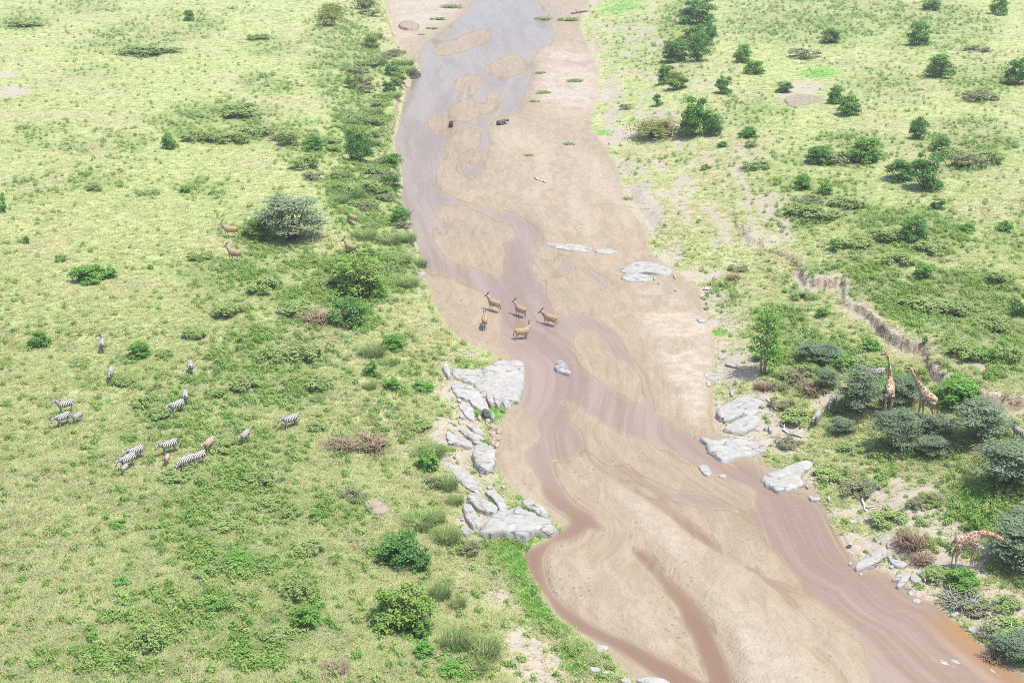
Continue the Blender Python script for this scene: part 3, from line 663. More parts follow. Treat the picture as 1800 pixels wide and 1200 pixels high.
for (a, b, c, d) in [(1603,1043,8,4),(1599,1036,3,2),(1611,1058,8,4),(1678,1081,9,3),(1712,1108,10,5),(1435,878,7,3),(1500,917,7,3),(1495,992,3,2),(1513,1010,3,2),(1567,997,4,2),(1232,563,7,4)]:
    rock(oval(a, b, c, d), .28, 'rock', 'small white stone at the waterline below the thorn scrub', 'stone', 'small white stones along the thorn scrub shore')
rock(oval(1492,961,5,2.5), .18, 'blackrock', 'small dark stone on the wet mud shore', 'stone', G2)
for (a, b, c, d, r) in [(1668,1170,20,4,24),(1678,1163,11,4,20),(1742,1180,10,2.5,32),(1727,1182,5,2,40),(1756,1190,6,3,20)]:
    rock(oval(a, b, c, d, r), .22, 'rock', 'thin white rock blade just breaking the amber shallows', 'boulder', 'rock blades in the amber shallows')
for (a, b, c, d) in [(1058,1143,12,7),(1045,1178,10,5),(1068,1187,11,6),(1079,1168,3,2),(1100,1197,12,5),(1150,1198,30,7)]:
    rock(oval(a, b, c, d, 8), .35, 'rock', 'flat white rock at the foot of the bright green bank', 'stone', 'flat white rocks below the green bank')
rock([(963,427),(985,429),(1010,430),(1040,437),(1030,442),(1000,440),(975,434)], .28, 'rock', 'long thin white rock ledge across the sand bar', 'rock_ledge', G2)
rock([(1047,439),(1066,437),(1086,442),(1070,446),(1052,445)], .22, 'rock', 'short white ledge in line with the long sand bar ledge', 'rock_ledge', G2)
rock([(1094,474),(1110,463),(1140,462),(1160,467),(1181,475),(1174,483),(1140,481),(1110,481)], .5, 'rock', 'rust-stained white slab at the edge of the sand flat', 'rock_slab', G2, fiss=.7)
rock([(1093,487),(1118,481),(1146,488),(1138,494),(1105,494)], .35, 'rock', 'plain white slab below the rust-stained slab', 'rock_slab', G2)
rock([(717,128),(728,124),(738,126),(737,131),(722,136)], .8, 'blackrock', 'dark undercut rock ledge where the upper bank meets the water', 'rock_ledge')
rock(oval(716,147,8,7), .8, 'brownrock', 'brown rock at the foot of the upper grassy bank')
rock(oval(702,358,8,5), .5, 'greyrock', 'blue-grey rock in the water at the bushy bank')
rock(oval(740,482,9,4), .4, 'rock', 'pale rock where the grassy bank meets the sand spit')
rock(oval(718,45,17,8), 1.1, 'mound', 'brown eroded earth mound on the far white sand', 'earth_mound', cat='mound', rough=.3)
rock(oval(662,893,20,14), .6, 'mound', 'crumbling brown earth mound with a dark hollow among dry grass', 'earth_mound', cat='mound', rough=.35)
rock(oval(1412,178,36,10), .35, 'mound', 'bare reddish earth mound in the grass', 'earth_mound', cat='mound', rough=.35)

rq = np.random.RandomState(77)
for lab, grp, boxes, n_ in (('small pale rubble stone scattered around the granite outcrops', 'rubble around the granite outcrops', [(800,720,40,26),(820,800,30,40),(820,900,18,30),(880,862,26,14),(800,690,20,14),(850,745,12,12)], 34),
                            ('small pale rubble stone strewn around the shore slabs', 'rubble around the shore slabs', [(1290,690,40,16),(1340,770,30,20),(1300,745,60,14),(1440,865,26,16),(1560,960,30,18),(1620,1020,16,12),(1180,500,40,14)], 34)):
    for k in range(n_):
        bx = boxes[k % len(boxes)]; sz = 2.0 + 3.0 * rq.rand() ** 2
        rock(oval(bx[0] + (rq.rand() * 2 - 1) * bx[2], bx[1] + (rq.rand() * 2 - 1) * bx[3], sz, sz * .6, rq.rand() * 90, 7), .12 + .06 * sz, 'rock', lab, 'stone', grp)

# ------------------------------------------------------------------ dead wood
def log(pts, r, mat, label, name='fallen_branch', twigs=0, h=.12):
    w = []
    for (u, v) in pts:
        x, y, z = place(u, v); w.append((x, y, z + h))
    w = np.array(w); o = w[0].copy()
    n = len(w); w = smooth(w, 3, False) if n > 2 else np.linspace(w[0], w[1], 5)
    w[1:-1] += (rs.rand(len(w) - 2, 3) - .5) * r * 1.2
    parts = [tube(w - o, np.linspace(r, r * .45, len(w)))]
    root = link(name, mesh_np(name, *merge(parts), M[mat], True), loc=o)
    for k in range(twigs):
        i = rs.randint(1, len(w) - 1); d = np.array([rs.randn(), rs.randn(), rs.rand() * .8]); d /= np.linalg.norm(d); L = .5 + rs.rand() * .9
        q = [w[i] - o, w[i] - o + d * L * .5, w[i] - o + d * L + np.array([0, 0, .1])]
        link('side_branch', mesh_np('side_branch', *merge([tube(q, [r * .5, r * .35, r * .15])]), M[mat], True), root)
    tag(root, label, 'dead wood'); return root
log([(1276,642),(1290,646),(1306,651)], .13, 'deadwood', 'straight bleached log on the sand below the slender young tree', 'fallen_log')
log([(1350,703),(1358,712),(1364,722)], .12, 'deadwood', 'forked pale branch above the wedge-shaped slab', twigs=2)
log([(1376,756),(1392,764),(1410,770)], .12, 'deadwood', 'pale branch lying past the lower zebra pair', twigs=3)
log([(1236,510),(1253,510)], .14, 'deadwood', 'short grey log on the sand flat shore', 'fallen_log')
log([(1232,524),(1247,514)], .1, 'deadwood', 'thin slanting stick beside the short grey log')
log([(940,313),(950,318),(960,322)], .16, 'deadwood', 'white driftwood log on the upper sand bar', 'driftwood_log', twigs=1)
log([(1005,25),(1018,23),(1034,21)], .3, 'charwood', 'dark driftwood trunk on the far sand', 'driftwood_log', twigs=2)
log([(1514,872),(1518,886),(1522,900)], .12, 'deadwood', 'upright forked pale stick in the shore scrub', twigs=2)
log([(1736,1080),(1752,1095),(1762,1110)], .16, 'deadwood', 'bleached log resting behind silvery brush', 'fallen_log', twigs=2)
log([(1774,1128),(1788,1142),(1794,1160)], .18, 'deadwood', 'bleached trunk caught in the bush over the amber water', 'fallen_log', twigs=2)
log([(1700,1084),(1716,1088),(1730,1084)], .08, 'charwood', 'thin dark driftwood stick at the amber waterline', 'driftwood_stick', twigs=2)

# ------------------------------------------------------------------ plants: prototypes of unit size (width 1, height 1)
def leaf_quads(c, nrm, size, rng, aspect=.55):
    n = len(c)
    r = rng.randn(n, 3); t = np.cross(nrm, r); t /= np.linalg.norm(t, axis=1, keepdims=True) + 1e-9
    b = np.cross(nrm, t); s = size * (.6 + .8 * rng.rand(n, 1))
    p0 = c - t * s; p1 = c + b * s * aspect + nrm * s * .15; p2 = c + t * s; p3 = c - b * s * aspect + nrm * s * .15
    V = np.stack([p0, p1, p2, p3], 1).reshape(-1, 3)
    return V, np.arange(4 * n).reshape(n, 4)
def crown(rng, nl, leaves, size, kind):
    C = []; Nn = []; T = []; lob = []
    for k in range(nl):
        if kind == 'acacia':
            a = rng.rand() * 6.283; t = rng.rand() ** .6; h = .28 + .66 * rng.rand()
            rr = .40 * t * math.sqrt(max(.08, 1 - ((h - .35) / .75) ** 2)); R = np.array([.15, .15, .055]) * (.75 + .6 * rng.rand())
            cc = np.array([rr * math.cos(a), rr * math.sin(a), h])
        elif kind == 'low':
            a = rng.rand() * 6.283; rr = .42 * rng.rand() ** .5; R = np.array([.12, .12, .22]) * (.6 + .8 * rng.rand())
            cc = np.array([rr * math.cos(a), rr * math.sin(a), .25 + .45 * rng.rand() * (1 - rr)])
        else:
            a = rng.rand() * 6.283; h = .08 + .74 * rng.rand() ** 1.25
            rr = .40 * rng.rand() ** .5 * math.sqrt(max(.1, 1 - ((h - .25) / .72) ** 2)); q = .10 + .08 * rng.rand()
            R = np.array([q, q, q * .95]); cc = np.array([rr * math.cos(a), rr * math.sin(a), h])
        lob.append((cc, R)); n = leaves // nl; lt = rng.rand()
        d = rng.randn(n, 3); d /= np.linalg.norm(d, axis=1, keepdims=True); d[:, 2] = np.where(d[:, 2] < -.3, -d[:, 2], d[:, 2])
        r = rng.rand(n, 1) ** .35
        r = r * (1 + .28 * (rng.rand(n, 1) < .15))
        C.append(cc + d * R * r); nn = d * .6 + rng.randn(n, 3) * .45 + np.array([0, 0, .55 if kind != 'acacia' else 1.2])
        Nn.append(nn / np.linalg.norm(nn, axis=1, keepdims=True)); T.append(np.clip(lt * .55 + rng.rand(n) * .5, 0, 1))
    C = np.concatenate(C); Nn = np.concatenate(Nn); T = np.concatenate(T)
    ok = C[:, 2] > .02; C, Nn, T = C[ok], Nn[ok], T[ok]
    V, Q_ = leaf_quads(C, Nn, size, rng, .42 if kind != 'acacia' else .3)
    st = []
    for cc, R in lob[:9]:
        b = np.array([cc[0] * .12, cc[1] * .12, -.06]); m = cc * np.array([.55, .55, .5])
        st.append(tube([b, m, cc], [.022, .015, .006], 4))
    return V, Q_, np.repeat(T, 4), merge(st)
def blades(rng, n, spread, lean, w, hmin=.55, curve=.5, h=1.0, seg=2):
    """arching blades; returns verts, tris/quads as quads"""
    V = []; Q_ = []; T = []
    for k in range(n):
        a = rng.rand() * 6.283; r = spread * rng.rand() ** .5; b = np.array([r * math.cos(a), r * math.sin(a), -.02])
        a2 = a + rng.randn() * .6; L = lean * (.3 + rng.rand()); hh = h * (hmin + (1 - hmin) * rng.rand())
        d = np.array([math.cos(a2), math.sin(a2), 0]); s = np.array([-d[1], d[0], 0]); o = len(V); t = rng.rand()
        for j in range(seg + 1):
            f = j / seg; p = b + d * L * f ** (1 + curve) + np.array([0, 0, hh * (f - .35 * curve * f * f * f)])
            ww = w * (1 - f * .85); V += [p - s * ww, p + s * ww]; T += [t, t]
        for j in range(seg): i = o + 2 * j; Q_.append((i, i + 1, i + 3, i + 2))
    return np.array(V), np.array(Q_), np.array(T)
def twigs(rng, n, up_=.7):
    parts = []; T = []
    for k in range(n):
        a = rng.rand() * 6.283; r = .28 * rng.rand(); b = np.array([r * math.cos(a), r * math.sin(a), .0])
        e = np.array([math.cos(a + rng.randn() * .5) * .5 * (.4 + .6 * rng.rand()), math.sin(a + rng.randn() * .5) * .5 * (.4 + .6 * rng.rand()), up_ * (.15 + .85 * rng.rand())])
        m = (b + e) * .5 + rng.randn(3) * .07; m[2] = abs(m[2]) + .05
        v, f = tube([b, m, e], [.012, .008, .004], 4); parts.append((v, f)); T += [rng.rand()] * len(v)
    V, Q_ = merge(parts); return V, Q_, np.array(T)

PROTO = {}
def add_proto(key, V, Q_, T, mat, stem=None, stemmat='wood'):
    me = mesh_np(key + '_crown', V, Q_, M[mat], False, T)
    sm = mesh_np(key + '_stem', stem[0], stem[1], M[stemmat], True) if stem is not None else None
    PROTO.setdefault(key, []).append((me, sm))
for k in range(4):
    r = np.random.RandomState(100 + k)
    V, Q_, T, S = crown(r, 44, 5200, .034, 'round'); add_proto('leafy', V, Q_, T, 'leafy', S)
    V, Q_, T, S = crown(r, 40, 4600, .034, 'round'); add_proto('lime', V, Q_, T, 'lime', S)
    V, Q_, T, S = crown(r, 46, 5200, .032, 'round'); add_proto('dark', V, Q_, T, 'dark', S)
    V, Q_, T, S = crown(r, 60, 6000, .027, 'acacia'); add_proto('acacia', V, Q_, T, 'acacia', S)
    V, Q_, T, S = crown(r, 24, 1100, .062, 'round'); add_proto('leafy_s', V, Q_, T, 'leafy', S)
    V, Q_, T, S = crown(r, 24, 1100, .060, 'round'); add_proto('dark_s', V, Q_, T, 'dark', S)
    V, Q_, T, S = crown(r, 30, 1500, .045, 'low'); add_proto('scrub', V, Q_, T, 'scrub', S)
    V, Q_, T, S = crown(r, 40, 700, .05, 'low'); add_proto('flat', V, Q_, T, 'scrub', S)
    V, Q_, T, S = crown(r, 26, 1100, .042, 'low'); add_proto('greyscrub', V, Q_, T, 'greyscrub', S)
    V, Q_, T = blades(r, 420, .36, .28, .012); V2, Q2, T2, S = crown(r, 6, 60, .03, 'low'); add_proto('tall', V, Q_, T, 'tall', S)
    V, Q_, T = twigs(r, 260); add_proto('brush', V, Q_, T, 'brush', merge([tube([(0, 0, -.1), (.05, .02, .2), (.15, .1, .5)], [.03, .02, .008], 4)]))
    V, Q_, T = twigs(r, 240); V2, Q2, T2, S = crown(r, 16, 300, .04, 'low'); T2 = np.full(len(V2), .97)
    add_proto('silver', np.concatenate([V, V2]), np.concatenate([Q_, Q2 + len(V)]), np.concatenate([T * .7, T2]), 'silver', S)
for k in range(2):
    r = np.random.RandomState(40 + k); V = []; Q_ = []; T = []; S = []
    for j in range(8):
        a = r.rand() * 6.283; rr = .2 * r.rand() ** .5; c = np.array([rr * math.cos(a), rr * math.sin(a), .1 + .35 * r.rand()])
        S.append(tube([(c[0] * .6, c[1] * .6, -.05), c * (.8, .8, .5), c], [.03, .028, .03], 6))
        for q in range(17):
            a2 = q / 17 * 6.283 + r.rand() * .3; el = .3 + 1.0 * r.rand(); L = .40 + .14 * r.rand(); d = np.array([math.cos(a2), math.sin(a2), 0]); sd_ = np.array([-d[1], d[0], 0]); t = r.rand() if r.rand() > .12 else 1.0
            pts = [c + d * L * f * math.cos(el * .8) + np.array([0, 0, L * (1.25 * f * math.sin(el) - .95 * f * f)]) for f in (0, .25, .5, .75, 1)]
            for f in range(4):
                for sg in (-1, 1):
                    for e_ in (0, .5):
                        o = len(V); p = pts[f] * (1 - e_) + pts[f + 1] * e_; p2 = p * .75 + (pts[f + 1]) * .25
                        tip = p + sd_ * sg * .10 * (1.15 - abs(f / 4 - .4)) + d * (.02 + .03 * r.rand()) + np.array([0, 0, .07 * r.randn() * .6])
                        V += [p, p2, tip, tip * .85 + p2 * .15]; Q_.append((o, o + 1, o + 2, o + 3)); T += [t] * 4
    add_proto('palm', np.array(V), np.array(Q_), np.array(T), 'palm', merge(S))

PNAME = {'flat': 'creeping_plant', 'leafy': 'leafy_shrub', 'lime': 'leafy_shrub', 'dark': 'evergreen_bush', 'acacia': 'acacia_bush', 'leafy_s': 'small_shrub', 'dark_s': 'small_shrub', 'scrub': 'scrub_bush', 'greyscrub': 'scrub_bush', 'tall': 'tall_grass_clump', 'brush': 'dry_brush', 'silver': 'dry_brush', 'palm': 'palm_thicket'}
PLOOK = {'flat': 'flat creeping green plant', 'leafy': 'bright green leafy shrub', 'lime': 'yellow-green airy shrub', 'dark': 'dark green dense bush', 'acacia': 'grey-green feathery acacia bush', 'leafy_s': 'small green shrub', 'dark_s': 'small dark green shrub', 'scrub': 'low sprawling green scrub bush', 'greyscrub': 'low half-bare grey-brown scrub bush', 'tall': 'upright clump of tall green grass', 'brush': 'tangle of dry brown brush', 'silver': 'tangle of silvery dead brush', 'palm': 'wild date palm thicket'}
PCAT = {'flat': 'plant', 'tall': 'grass clump', 'brush': 'brush', 'silver': 'brush', 'palm': 'palm', 'leafy': 'shrub', 'lime': 'shrub', 'leafy_s': 'shrub', 'dark_s': 'shrub'}
cnt = {}; cntb = np.zeros((NV, NU)); plants = []
def area(u, v):
    right = v < 1180 and u > np.interp(v, [0, 200, 400, 600, 800, 1000, 1200], [880, 800, 830, 900, 1000, 1150, 1300])
    if not right:
        if u > np.interp(v, [0, 300, 450, 600, 800, 1000, 1200], [560, 570, 560, 570, 640, 620, 640]): return 'on the river bank opposite the giraffes'
        return 'in the open grassland around the zebra herd' if v > 380 else 'in the open grassland far beyond the zebra herd'
    sx = np.interp(v, [0, 350, 470, 600, 700, 1200], [1180, 1290, 1480, 1636, 1830, 2000])
    if u > sx: return 'on the upper plain beyond the gully' if v > 300 else 'on the far upper plain beyond the palm thicket'
    return 'on the slope around the giraffes' if v > 560 else 'on the sandy slope below the far plain'
def plant(kind, u, v, w, h, label=None):
    x, y, z = place(u, v)
    m = mpp(y); Wm = w * m; y2 = y + Wm * .38
    sn = CAMH / math.hypot(CAMH, y2); cs = math.sqrt(1 - sn * sn)
    Hm = max(.34 * Wm, (h * m - .62 * Wm * sn) / cs) if kind != 'tree' else h * m / cs
    x *= (y2 * CP + CAMH * SP) / (y * CP + CAMH * SP); z = float(Hh(x, y2))
    if kind in ('scrub', 'greyscrub'): Hm *= .65
    if kind == 'tall': Hm *= .68
    if kind == 'flat': Hm = max(.25, .16 * Wm)
    if kind == 'palm': Wm *= 1.15; Hm *= 1.25
    key = kind
    if kind in ('leafy', 'dark') and Wm < 2.1: key = kind + '_s'
    i = cnt.get(key, 0); cnt[key] = i + 1
    cm, sm = PROTO[key][i % len(PROTO[key])]
    root = link(PNAME[key], None, loc=(x, y2, z - .03), rot=(0, 0, i * 2.399), scale=(Wm * 1.08, Wm * 1.08, Hm))
    root.empty_display_size = .3
    link('stem', sm, root); link('crown', cm, root)
    ar = area(u, v); tag(root, label, PCAT.get(kind, 'bush'), f'plants {ar}')
    plants.append((root, key, ar, label, x, y2, Wm)); return root
PL = [
 ('palm',578,48,46,50,'wild date palm thicket at the far bend, on the grassy bank'),('palm',640,20,46,40,'palm thicket right beside the far white sand'),('palm',1152,250,84,52,'wild date palm thicket with dead brown fronds on the slope'),
 ('scrub',37,50,50,22),('leafy',333,38,20,22),('scrub',250,100,80,34),('leafy',300,264,30,34,'green shrub at the end of the long scrub patch'),
 ('scrub',340,250,50,38),('scrub',375,252,50,42),('scrub',410,255,56,42),('scrub',450,242,60,36),('greyscrub',500,250,56,34),('scrub',300,95,40,22),('scrub',60,48,30,14),
 ('leafy',2,376,24,46),('acacia',512,434,128,98,'large spreading acacia bush with its shadow, antelopes on both sides'),('lime',455,425,56,50),
 ('dark',632,288,50,66,'dark green bush on the bank crest between grass and river'),
 ('scrub',650,30,40,26),('scrub',668,112,36,26),('dark',690,135,30,26),('scrub',665,190,36,26),('greyscrub',640,165,36,30),('dark',684,165,26,26),('scrub',660,222,40,30),('leafy',690,296,38,30),('greyscrub',676,290,34,30),('scrub',640,345,64,46),('tall',615,352,60,46),('dark',688,336,44,36),('greyscrub',684,355,40,26),('tall',665,340,50,40),('scrub',630,365,40,26),
 ('silver',712,384,30,30,'grey twiggy brush overhanging the water'),('greyscrub',710,405,36,30),('tall',685,432,50,34),('tall',715,428,40,34),('tall',640,424,50,36),('tall',700,468,50,34),('tall',735,470,36,30),('greyscrub',740,470,24,22),('tall',715,508,50,34),
 ('dark',612,580,72,66,'dense dark green bush at the foot of the yellow-green shrub'),('lime',628,530,96,100,'tall airy yellow-green shrub with pale bare stems'),('lime',600,490,70,46),('leafy',660,530,40,46),('scrub',580,505,50,36),
 ('tall',655,632,50,50),('leafy',690,620,44,34),('leafy',650,664,30,36),('tall',684,645,34,26),('leafy',690,690,36,30),('leafy',745,690,40,24),('tall',650,688,26,30),
 ('tall',758,808,56,44),('leafy',752,830,44,50),('tall',786,866,46,50),('greyscrub',762,860,36,40),('greyscrub',620,885,50,40),('brush',650,800,80,36),('brush',600,800,70,36),('scrub',740,760,40,30),
 ('dark',698,1002,86,74,'rich green bush just above the big yellow-green shrub'),('dark',740,1010,44,54),('lime',706,1124,112,118,'big round yellow-green shrub by the sandy bank'),('leafy',745,1130,40,50),
 ('tall',735,935,66,50),('tall',765,925,40,50),('tall',785,962,54,56),('tall',800,890,34,34),('greyscrub',825,980,46,46),('tall',775,1060,44,66),('tall',805,1075,34,46),('tall',800,1150,60,80),('tall',850,1165,70,66),('tall',830,1190,60,46),('leafy',745,1160,44,40),('leafy',790,1195,50,40),
 ('scrub',513,914,40,36),('leafy',556,914,26,24),('scrub',455,72,40,24),('scrub',420,208,90,42),('scrub',510,258,44,60),('leafy',548,268,40,36),('scrub',535,300,52,46),('greyscrub',548,320,40,30),('scrub',260,345,40,20),('scrub',165,336,36,24),('scrub',40,228,30,14),
 ('leafy',155,502,64,44,'bright green shrub alone on open grass near a bare patch'),('leafy',190,492,34,26),('leafy',72,614,42,34),('leafy',47,430,14,18),('scrub',108,462,20,30),('leafy',245,632,44,36),('scrub',290,630,30,26),('leafy',265,475,12,14),('leafy',325,340,22,16),('scrub',280,740,50,40),('leafy',210,932,36,22),('leafy',115,945,20,12),('leafy',38,1025,20,16),('leafy',215,1035,32,24),('scrub',400,935,60,40),('leafy',425,1000,60,36),('scrub',360,1020,40,40),('leafy',375,1080,40,30),('leafy',430,1160,30,26),('scrub',490,1135,50,50),('scrub',525,1060,50,70),('leafy',540,1110,50,60),('scrub',270,1150,60,80),('leafy',270,1145,50,24),('leafy',165,1130,26,22),('scrub',190,1180,40,30),('scrub',545,980,50,50),('leafy',580,1100,20,20),('brush',590,1192,60,36),('brush',560,575,70,36),('scrub',660,980,40,40),
 ('scrub',400,560,60,50),('scrub',460,520,60,50),('scrub',520,560,60,50),('scrub',540,640,70,60),('scrub',480,640,60,50),('scrub',430,690,60,50),('scrub',560,690,50,50),('scrub',340,600,50,40),('scrub',380,700,40,36),('scrub',250,720,40,40),('scrub',310,850,60,40),('scrub',460,860,60,50),('scrub',470,900,50,40),('scrub',220,680,40,30),('scrub',140,645,40,26),('scrub',350,460,50,26),('scrub',570,470,40,36),('scrub',400,800,50,36),('scrub',560,760,40,36),
 ('dark',1225,46,66,54,'topmost dark bush of the line along the far crest'),('dark',1240,82,44,46),('dark',1228,110,44,60),('dark',1190,110,56,46),('dark',1172,150,34,40),('lime',1215,82,50,40),('lime',1190,160,40,40),('dark',1156,188,20,26),
 ('leafy',1305,112,36,36),('leafy',1325,132,40,30),('dark',1272,167,34,36),('greyscrub',1415,106,62,36),('dark',1460,78,36,30),('leafy',1617,82,46,48),('leafy',1755,28,34,40),('dark',1635,20,40,24),('leafy',1650,140,54,50),('dark',1785,152,46,54),('leafy',1492,206,44,42),('leafy',1466,184,30,38),('dark',1378,165,34,24),('dark',1613,247,34,46),
 ('leafy',1224,242,66,80,'tall leafy bush beside the palm thicket'),('dark',1258,240,32,42),('leafy',1316,244,38,24),('greyscrub',1100,194,24,24),
 ('dark',1440,292,50,42),('scrub',1478,292,60,46),('leafy',1520,290,60,54),('scrub',1450,280,40,36),('dark',1628,338,66,78,'round dark green tree-like bush on the upper plain'),('dark',1582,322,56,46),('dark',1652,270,36,34),('greyscrub',1700,300,70,60),('scrub',1740,290,50,50),('scrub',1670,280,50,40),('greyscrub',1720,180,64,40),('greyscrub',1715,92,50,20),('greyscrub',1650,130,40,30),
 ('leafy',1412,336,32,32),('leafy',1450,346,26,36),('dark',1648,370,26,26),('dark',1604,428,50,56),('scrub',1560,430,60,50),('scrub',1500,440,60,40),('scrub',1440,390,70,46),('scrub',1490,370,60,46),('scrub',1400,380,50,36),('scrub',1640,450,60,40),('scrub',1580,470,60,46),('leafy',1625,495,36,36),('leafy',1465,445,26,26),('greyscrub',1420,360,60,30),('leafy',1700,410,30,22),('leafy',1765,410,30,30),
 ('scrub',1640,555,70,50),('scrub',1680,560,60,50),('scrub',1740,590,60,60),('scrub',1700,640,60,60),('scrub',1770,640,50,60),('leafy',1735,640,30,34),('dark',1790,560,30,50),('scrub',1600,540,50,36),('scrub',1760,500,50,40),('leafy',1445,560,24,24),('scrub',1410,530,40,30),('leafy',1530,620,40,30),('leafy',1625,612,12,20),
 ('acacia',1440,646,80,46),('leafy',1350,640,56,40),('leafy',1490,652,40,34),('scrub',1530,652,60,36),('acacia',1455,690,46,46),('brush',1430,700,70,36),('greyscrub',1400,680,60,46),('greyscrub',1375,725,50,40),('scrub',1420,660,40,36),('brush',1340,690,40,30),('greyscrub',1370,690,36,36),
 ('acacia',1512,742,86,104,'dark feathery acacia bush hiding a zebra, next to the upright giraffe'),('acacia',1586,724,70,64),('acacia',1570,806,84,92,'feathery acacia bush in front of the two standing giraffes'),('leafy',1685,728,94,78,'glossy bright green shrub behind the giraffe with outstretched head'),
 ('acacia',1715,800,112,98,'broad grey-green acacia bush below the glossy bright shrub'),('greyscrub',1625,800,70,54),('acacia',1640,812,60,50),('acacia',1768,884,124,112,'biggest grey-green acacia bush at the edge of the sandy slope'),('scrub',1632,756,60,30),('acacia',1642,776,62,50),('acacia',1480,770,50,40),('scrub',1500,800,50,36),('scrub',1470,730,30,30),('greyscrub',1385,790,50,36),('scrub',1395,750,60,46),
 ('acacia',1790,1022,130,114,'dark acacia bush the grazing giraffe is feeding from'),('acacia',1800,940,70,50),('scrub',1465,850,70,46),('greyscrub',1500,880,60,56),('scrub',1560,930,66,46),('silver',1520,870,40,36),('brush',1600,978,66,56,'tangle of dry brown brush behind the white rock heap'),('brush',1620,1000,50,36),
 ('scrub',1650,1030,50,50),('leafy',1690,1045,60,50),('silver',1690,1078,90,46,'silvery dead brush on the amber waterline'),('greyscrub',1725,1090,56,40),('scrub',1780,1140,90,70),('acacia',1790,1176,90,70,'grey-green bush drooping over the amber water'),('silver',1740,1130,50,40),('brush',1745,1170,50,24),('scrub',1770,1080,50,50),('greyscrub',1640,890,40,36),('leafy',1710,940,24,34),('greyscrub',1610,900,40,36),('scrub',1540,860,40,30),
 ('leafy',1270,260,20,14),('scrub',1330,300,50,30),('scrub',1320,260,30,20),('leafy',1240,300,20,16),('greyscrub',1300,480,40,20),('brush',1290,495,30,20),
 ('leafy',700,395,34,34),('flat',1000,38,40,16,'flat green plant patch on the far sand by the dark trunk'),('flat',955,36,36,14),('flat',950,130,22,40),('flat',955,165,26,26),('flat',940,180,20,30),('flat',1000,255,24,14),('flat',930,275,18,8),('flat',795,15,40,20),('flat',770,36,30,14),('flat',760,52,24,14),('flat',740,62,14,8),('flat',1010,145,30,14),('flat',1105,352,24,14),
]
rb = np.random.RandomState(23)
for k in range(46):
    v = 20 + 480 * rb.rand(); ed = np.interp(v, [q[1] for q in LEFT[2:18]], [q[0] for q in LEFT[2:18]]); u = ed - 8 - 105 * rb.rand()
    if math.hypot(u - 620, v - 385) < 24 or math.hypot(u - 614, v - 432) < 26 or (u < 585 and 330 < v < 450): continue
    PL.append((('scrub', 'tall', 'scrub', 'lime', 'greyscrub')[rb.randint(5)], u, v, 26 + 20 * rb.rand(), 20 + 12 * rb.rand()))
for t in PL: plant(*t)

# slender young tree
def young_tree(u, v):
    x, y, z = place(u, v); m = mpp(y); Hm = 118 * m; r = np.random.RandomState(5)
    root = link('young_tree', None, loc=(x, y, z - .05)); root.empty_display_size = .4
    st = [tube([(0, 0, 0), (.08, 0, Hm * .35), (0, .1, Hm * .7), (.12, .1, Hm * .97)], [.15, .11, .07, .03]), tube([(-.25, .1, 0), (-.35, .1, Hm * .3), (-.5, .2, Hm * .52)], [.09, .07, .03])]
    C = []; Nn = []
    for k in range(30):
        h = Hm * (.30 + .68 * (k / 30)); a = k * 2.4; L = (1.5 - .75 * (h / Hm)) * (.6 + .5 * r.rand()); e = np.array([L * math.cos(a), L * math.sin(a), h + .25])
        st.append(tube([(.05, .05, h - .2), e * (.5, .5, 1) - (0, 0, .15), e], [.035, .025, .01], 4))
        n = 46; c = e + r.randn(n, 3) * (.30, .30, .10); C.append(c); q = r.randn(n, 3) * .4 + (0, 0, 1); Nn.append(q / np.linalg.norm(q, axis=1, keepdims=True))
    link('trunk', mesh_np('trunk', *merge(st), M['wood'], True), root)
    V, Q_ = leaf_quads(np.concatenate(C), np.concatenate(Nn), .14, r, .5)
    link('crown', mesh_np('crown', V, Q_, M['leafy'], False, np.repeat(r.rand(len(V) // 4), 4)), root)
    tag(root, 'slender young tree with tiered leaves above the pale shore rocks', 'tree')
young_tree(1343, 658)

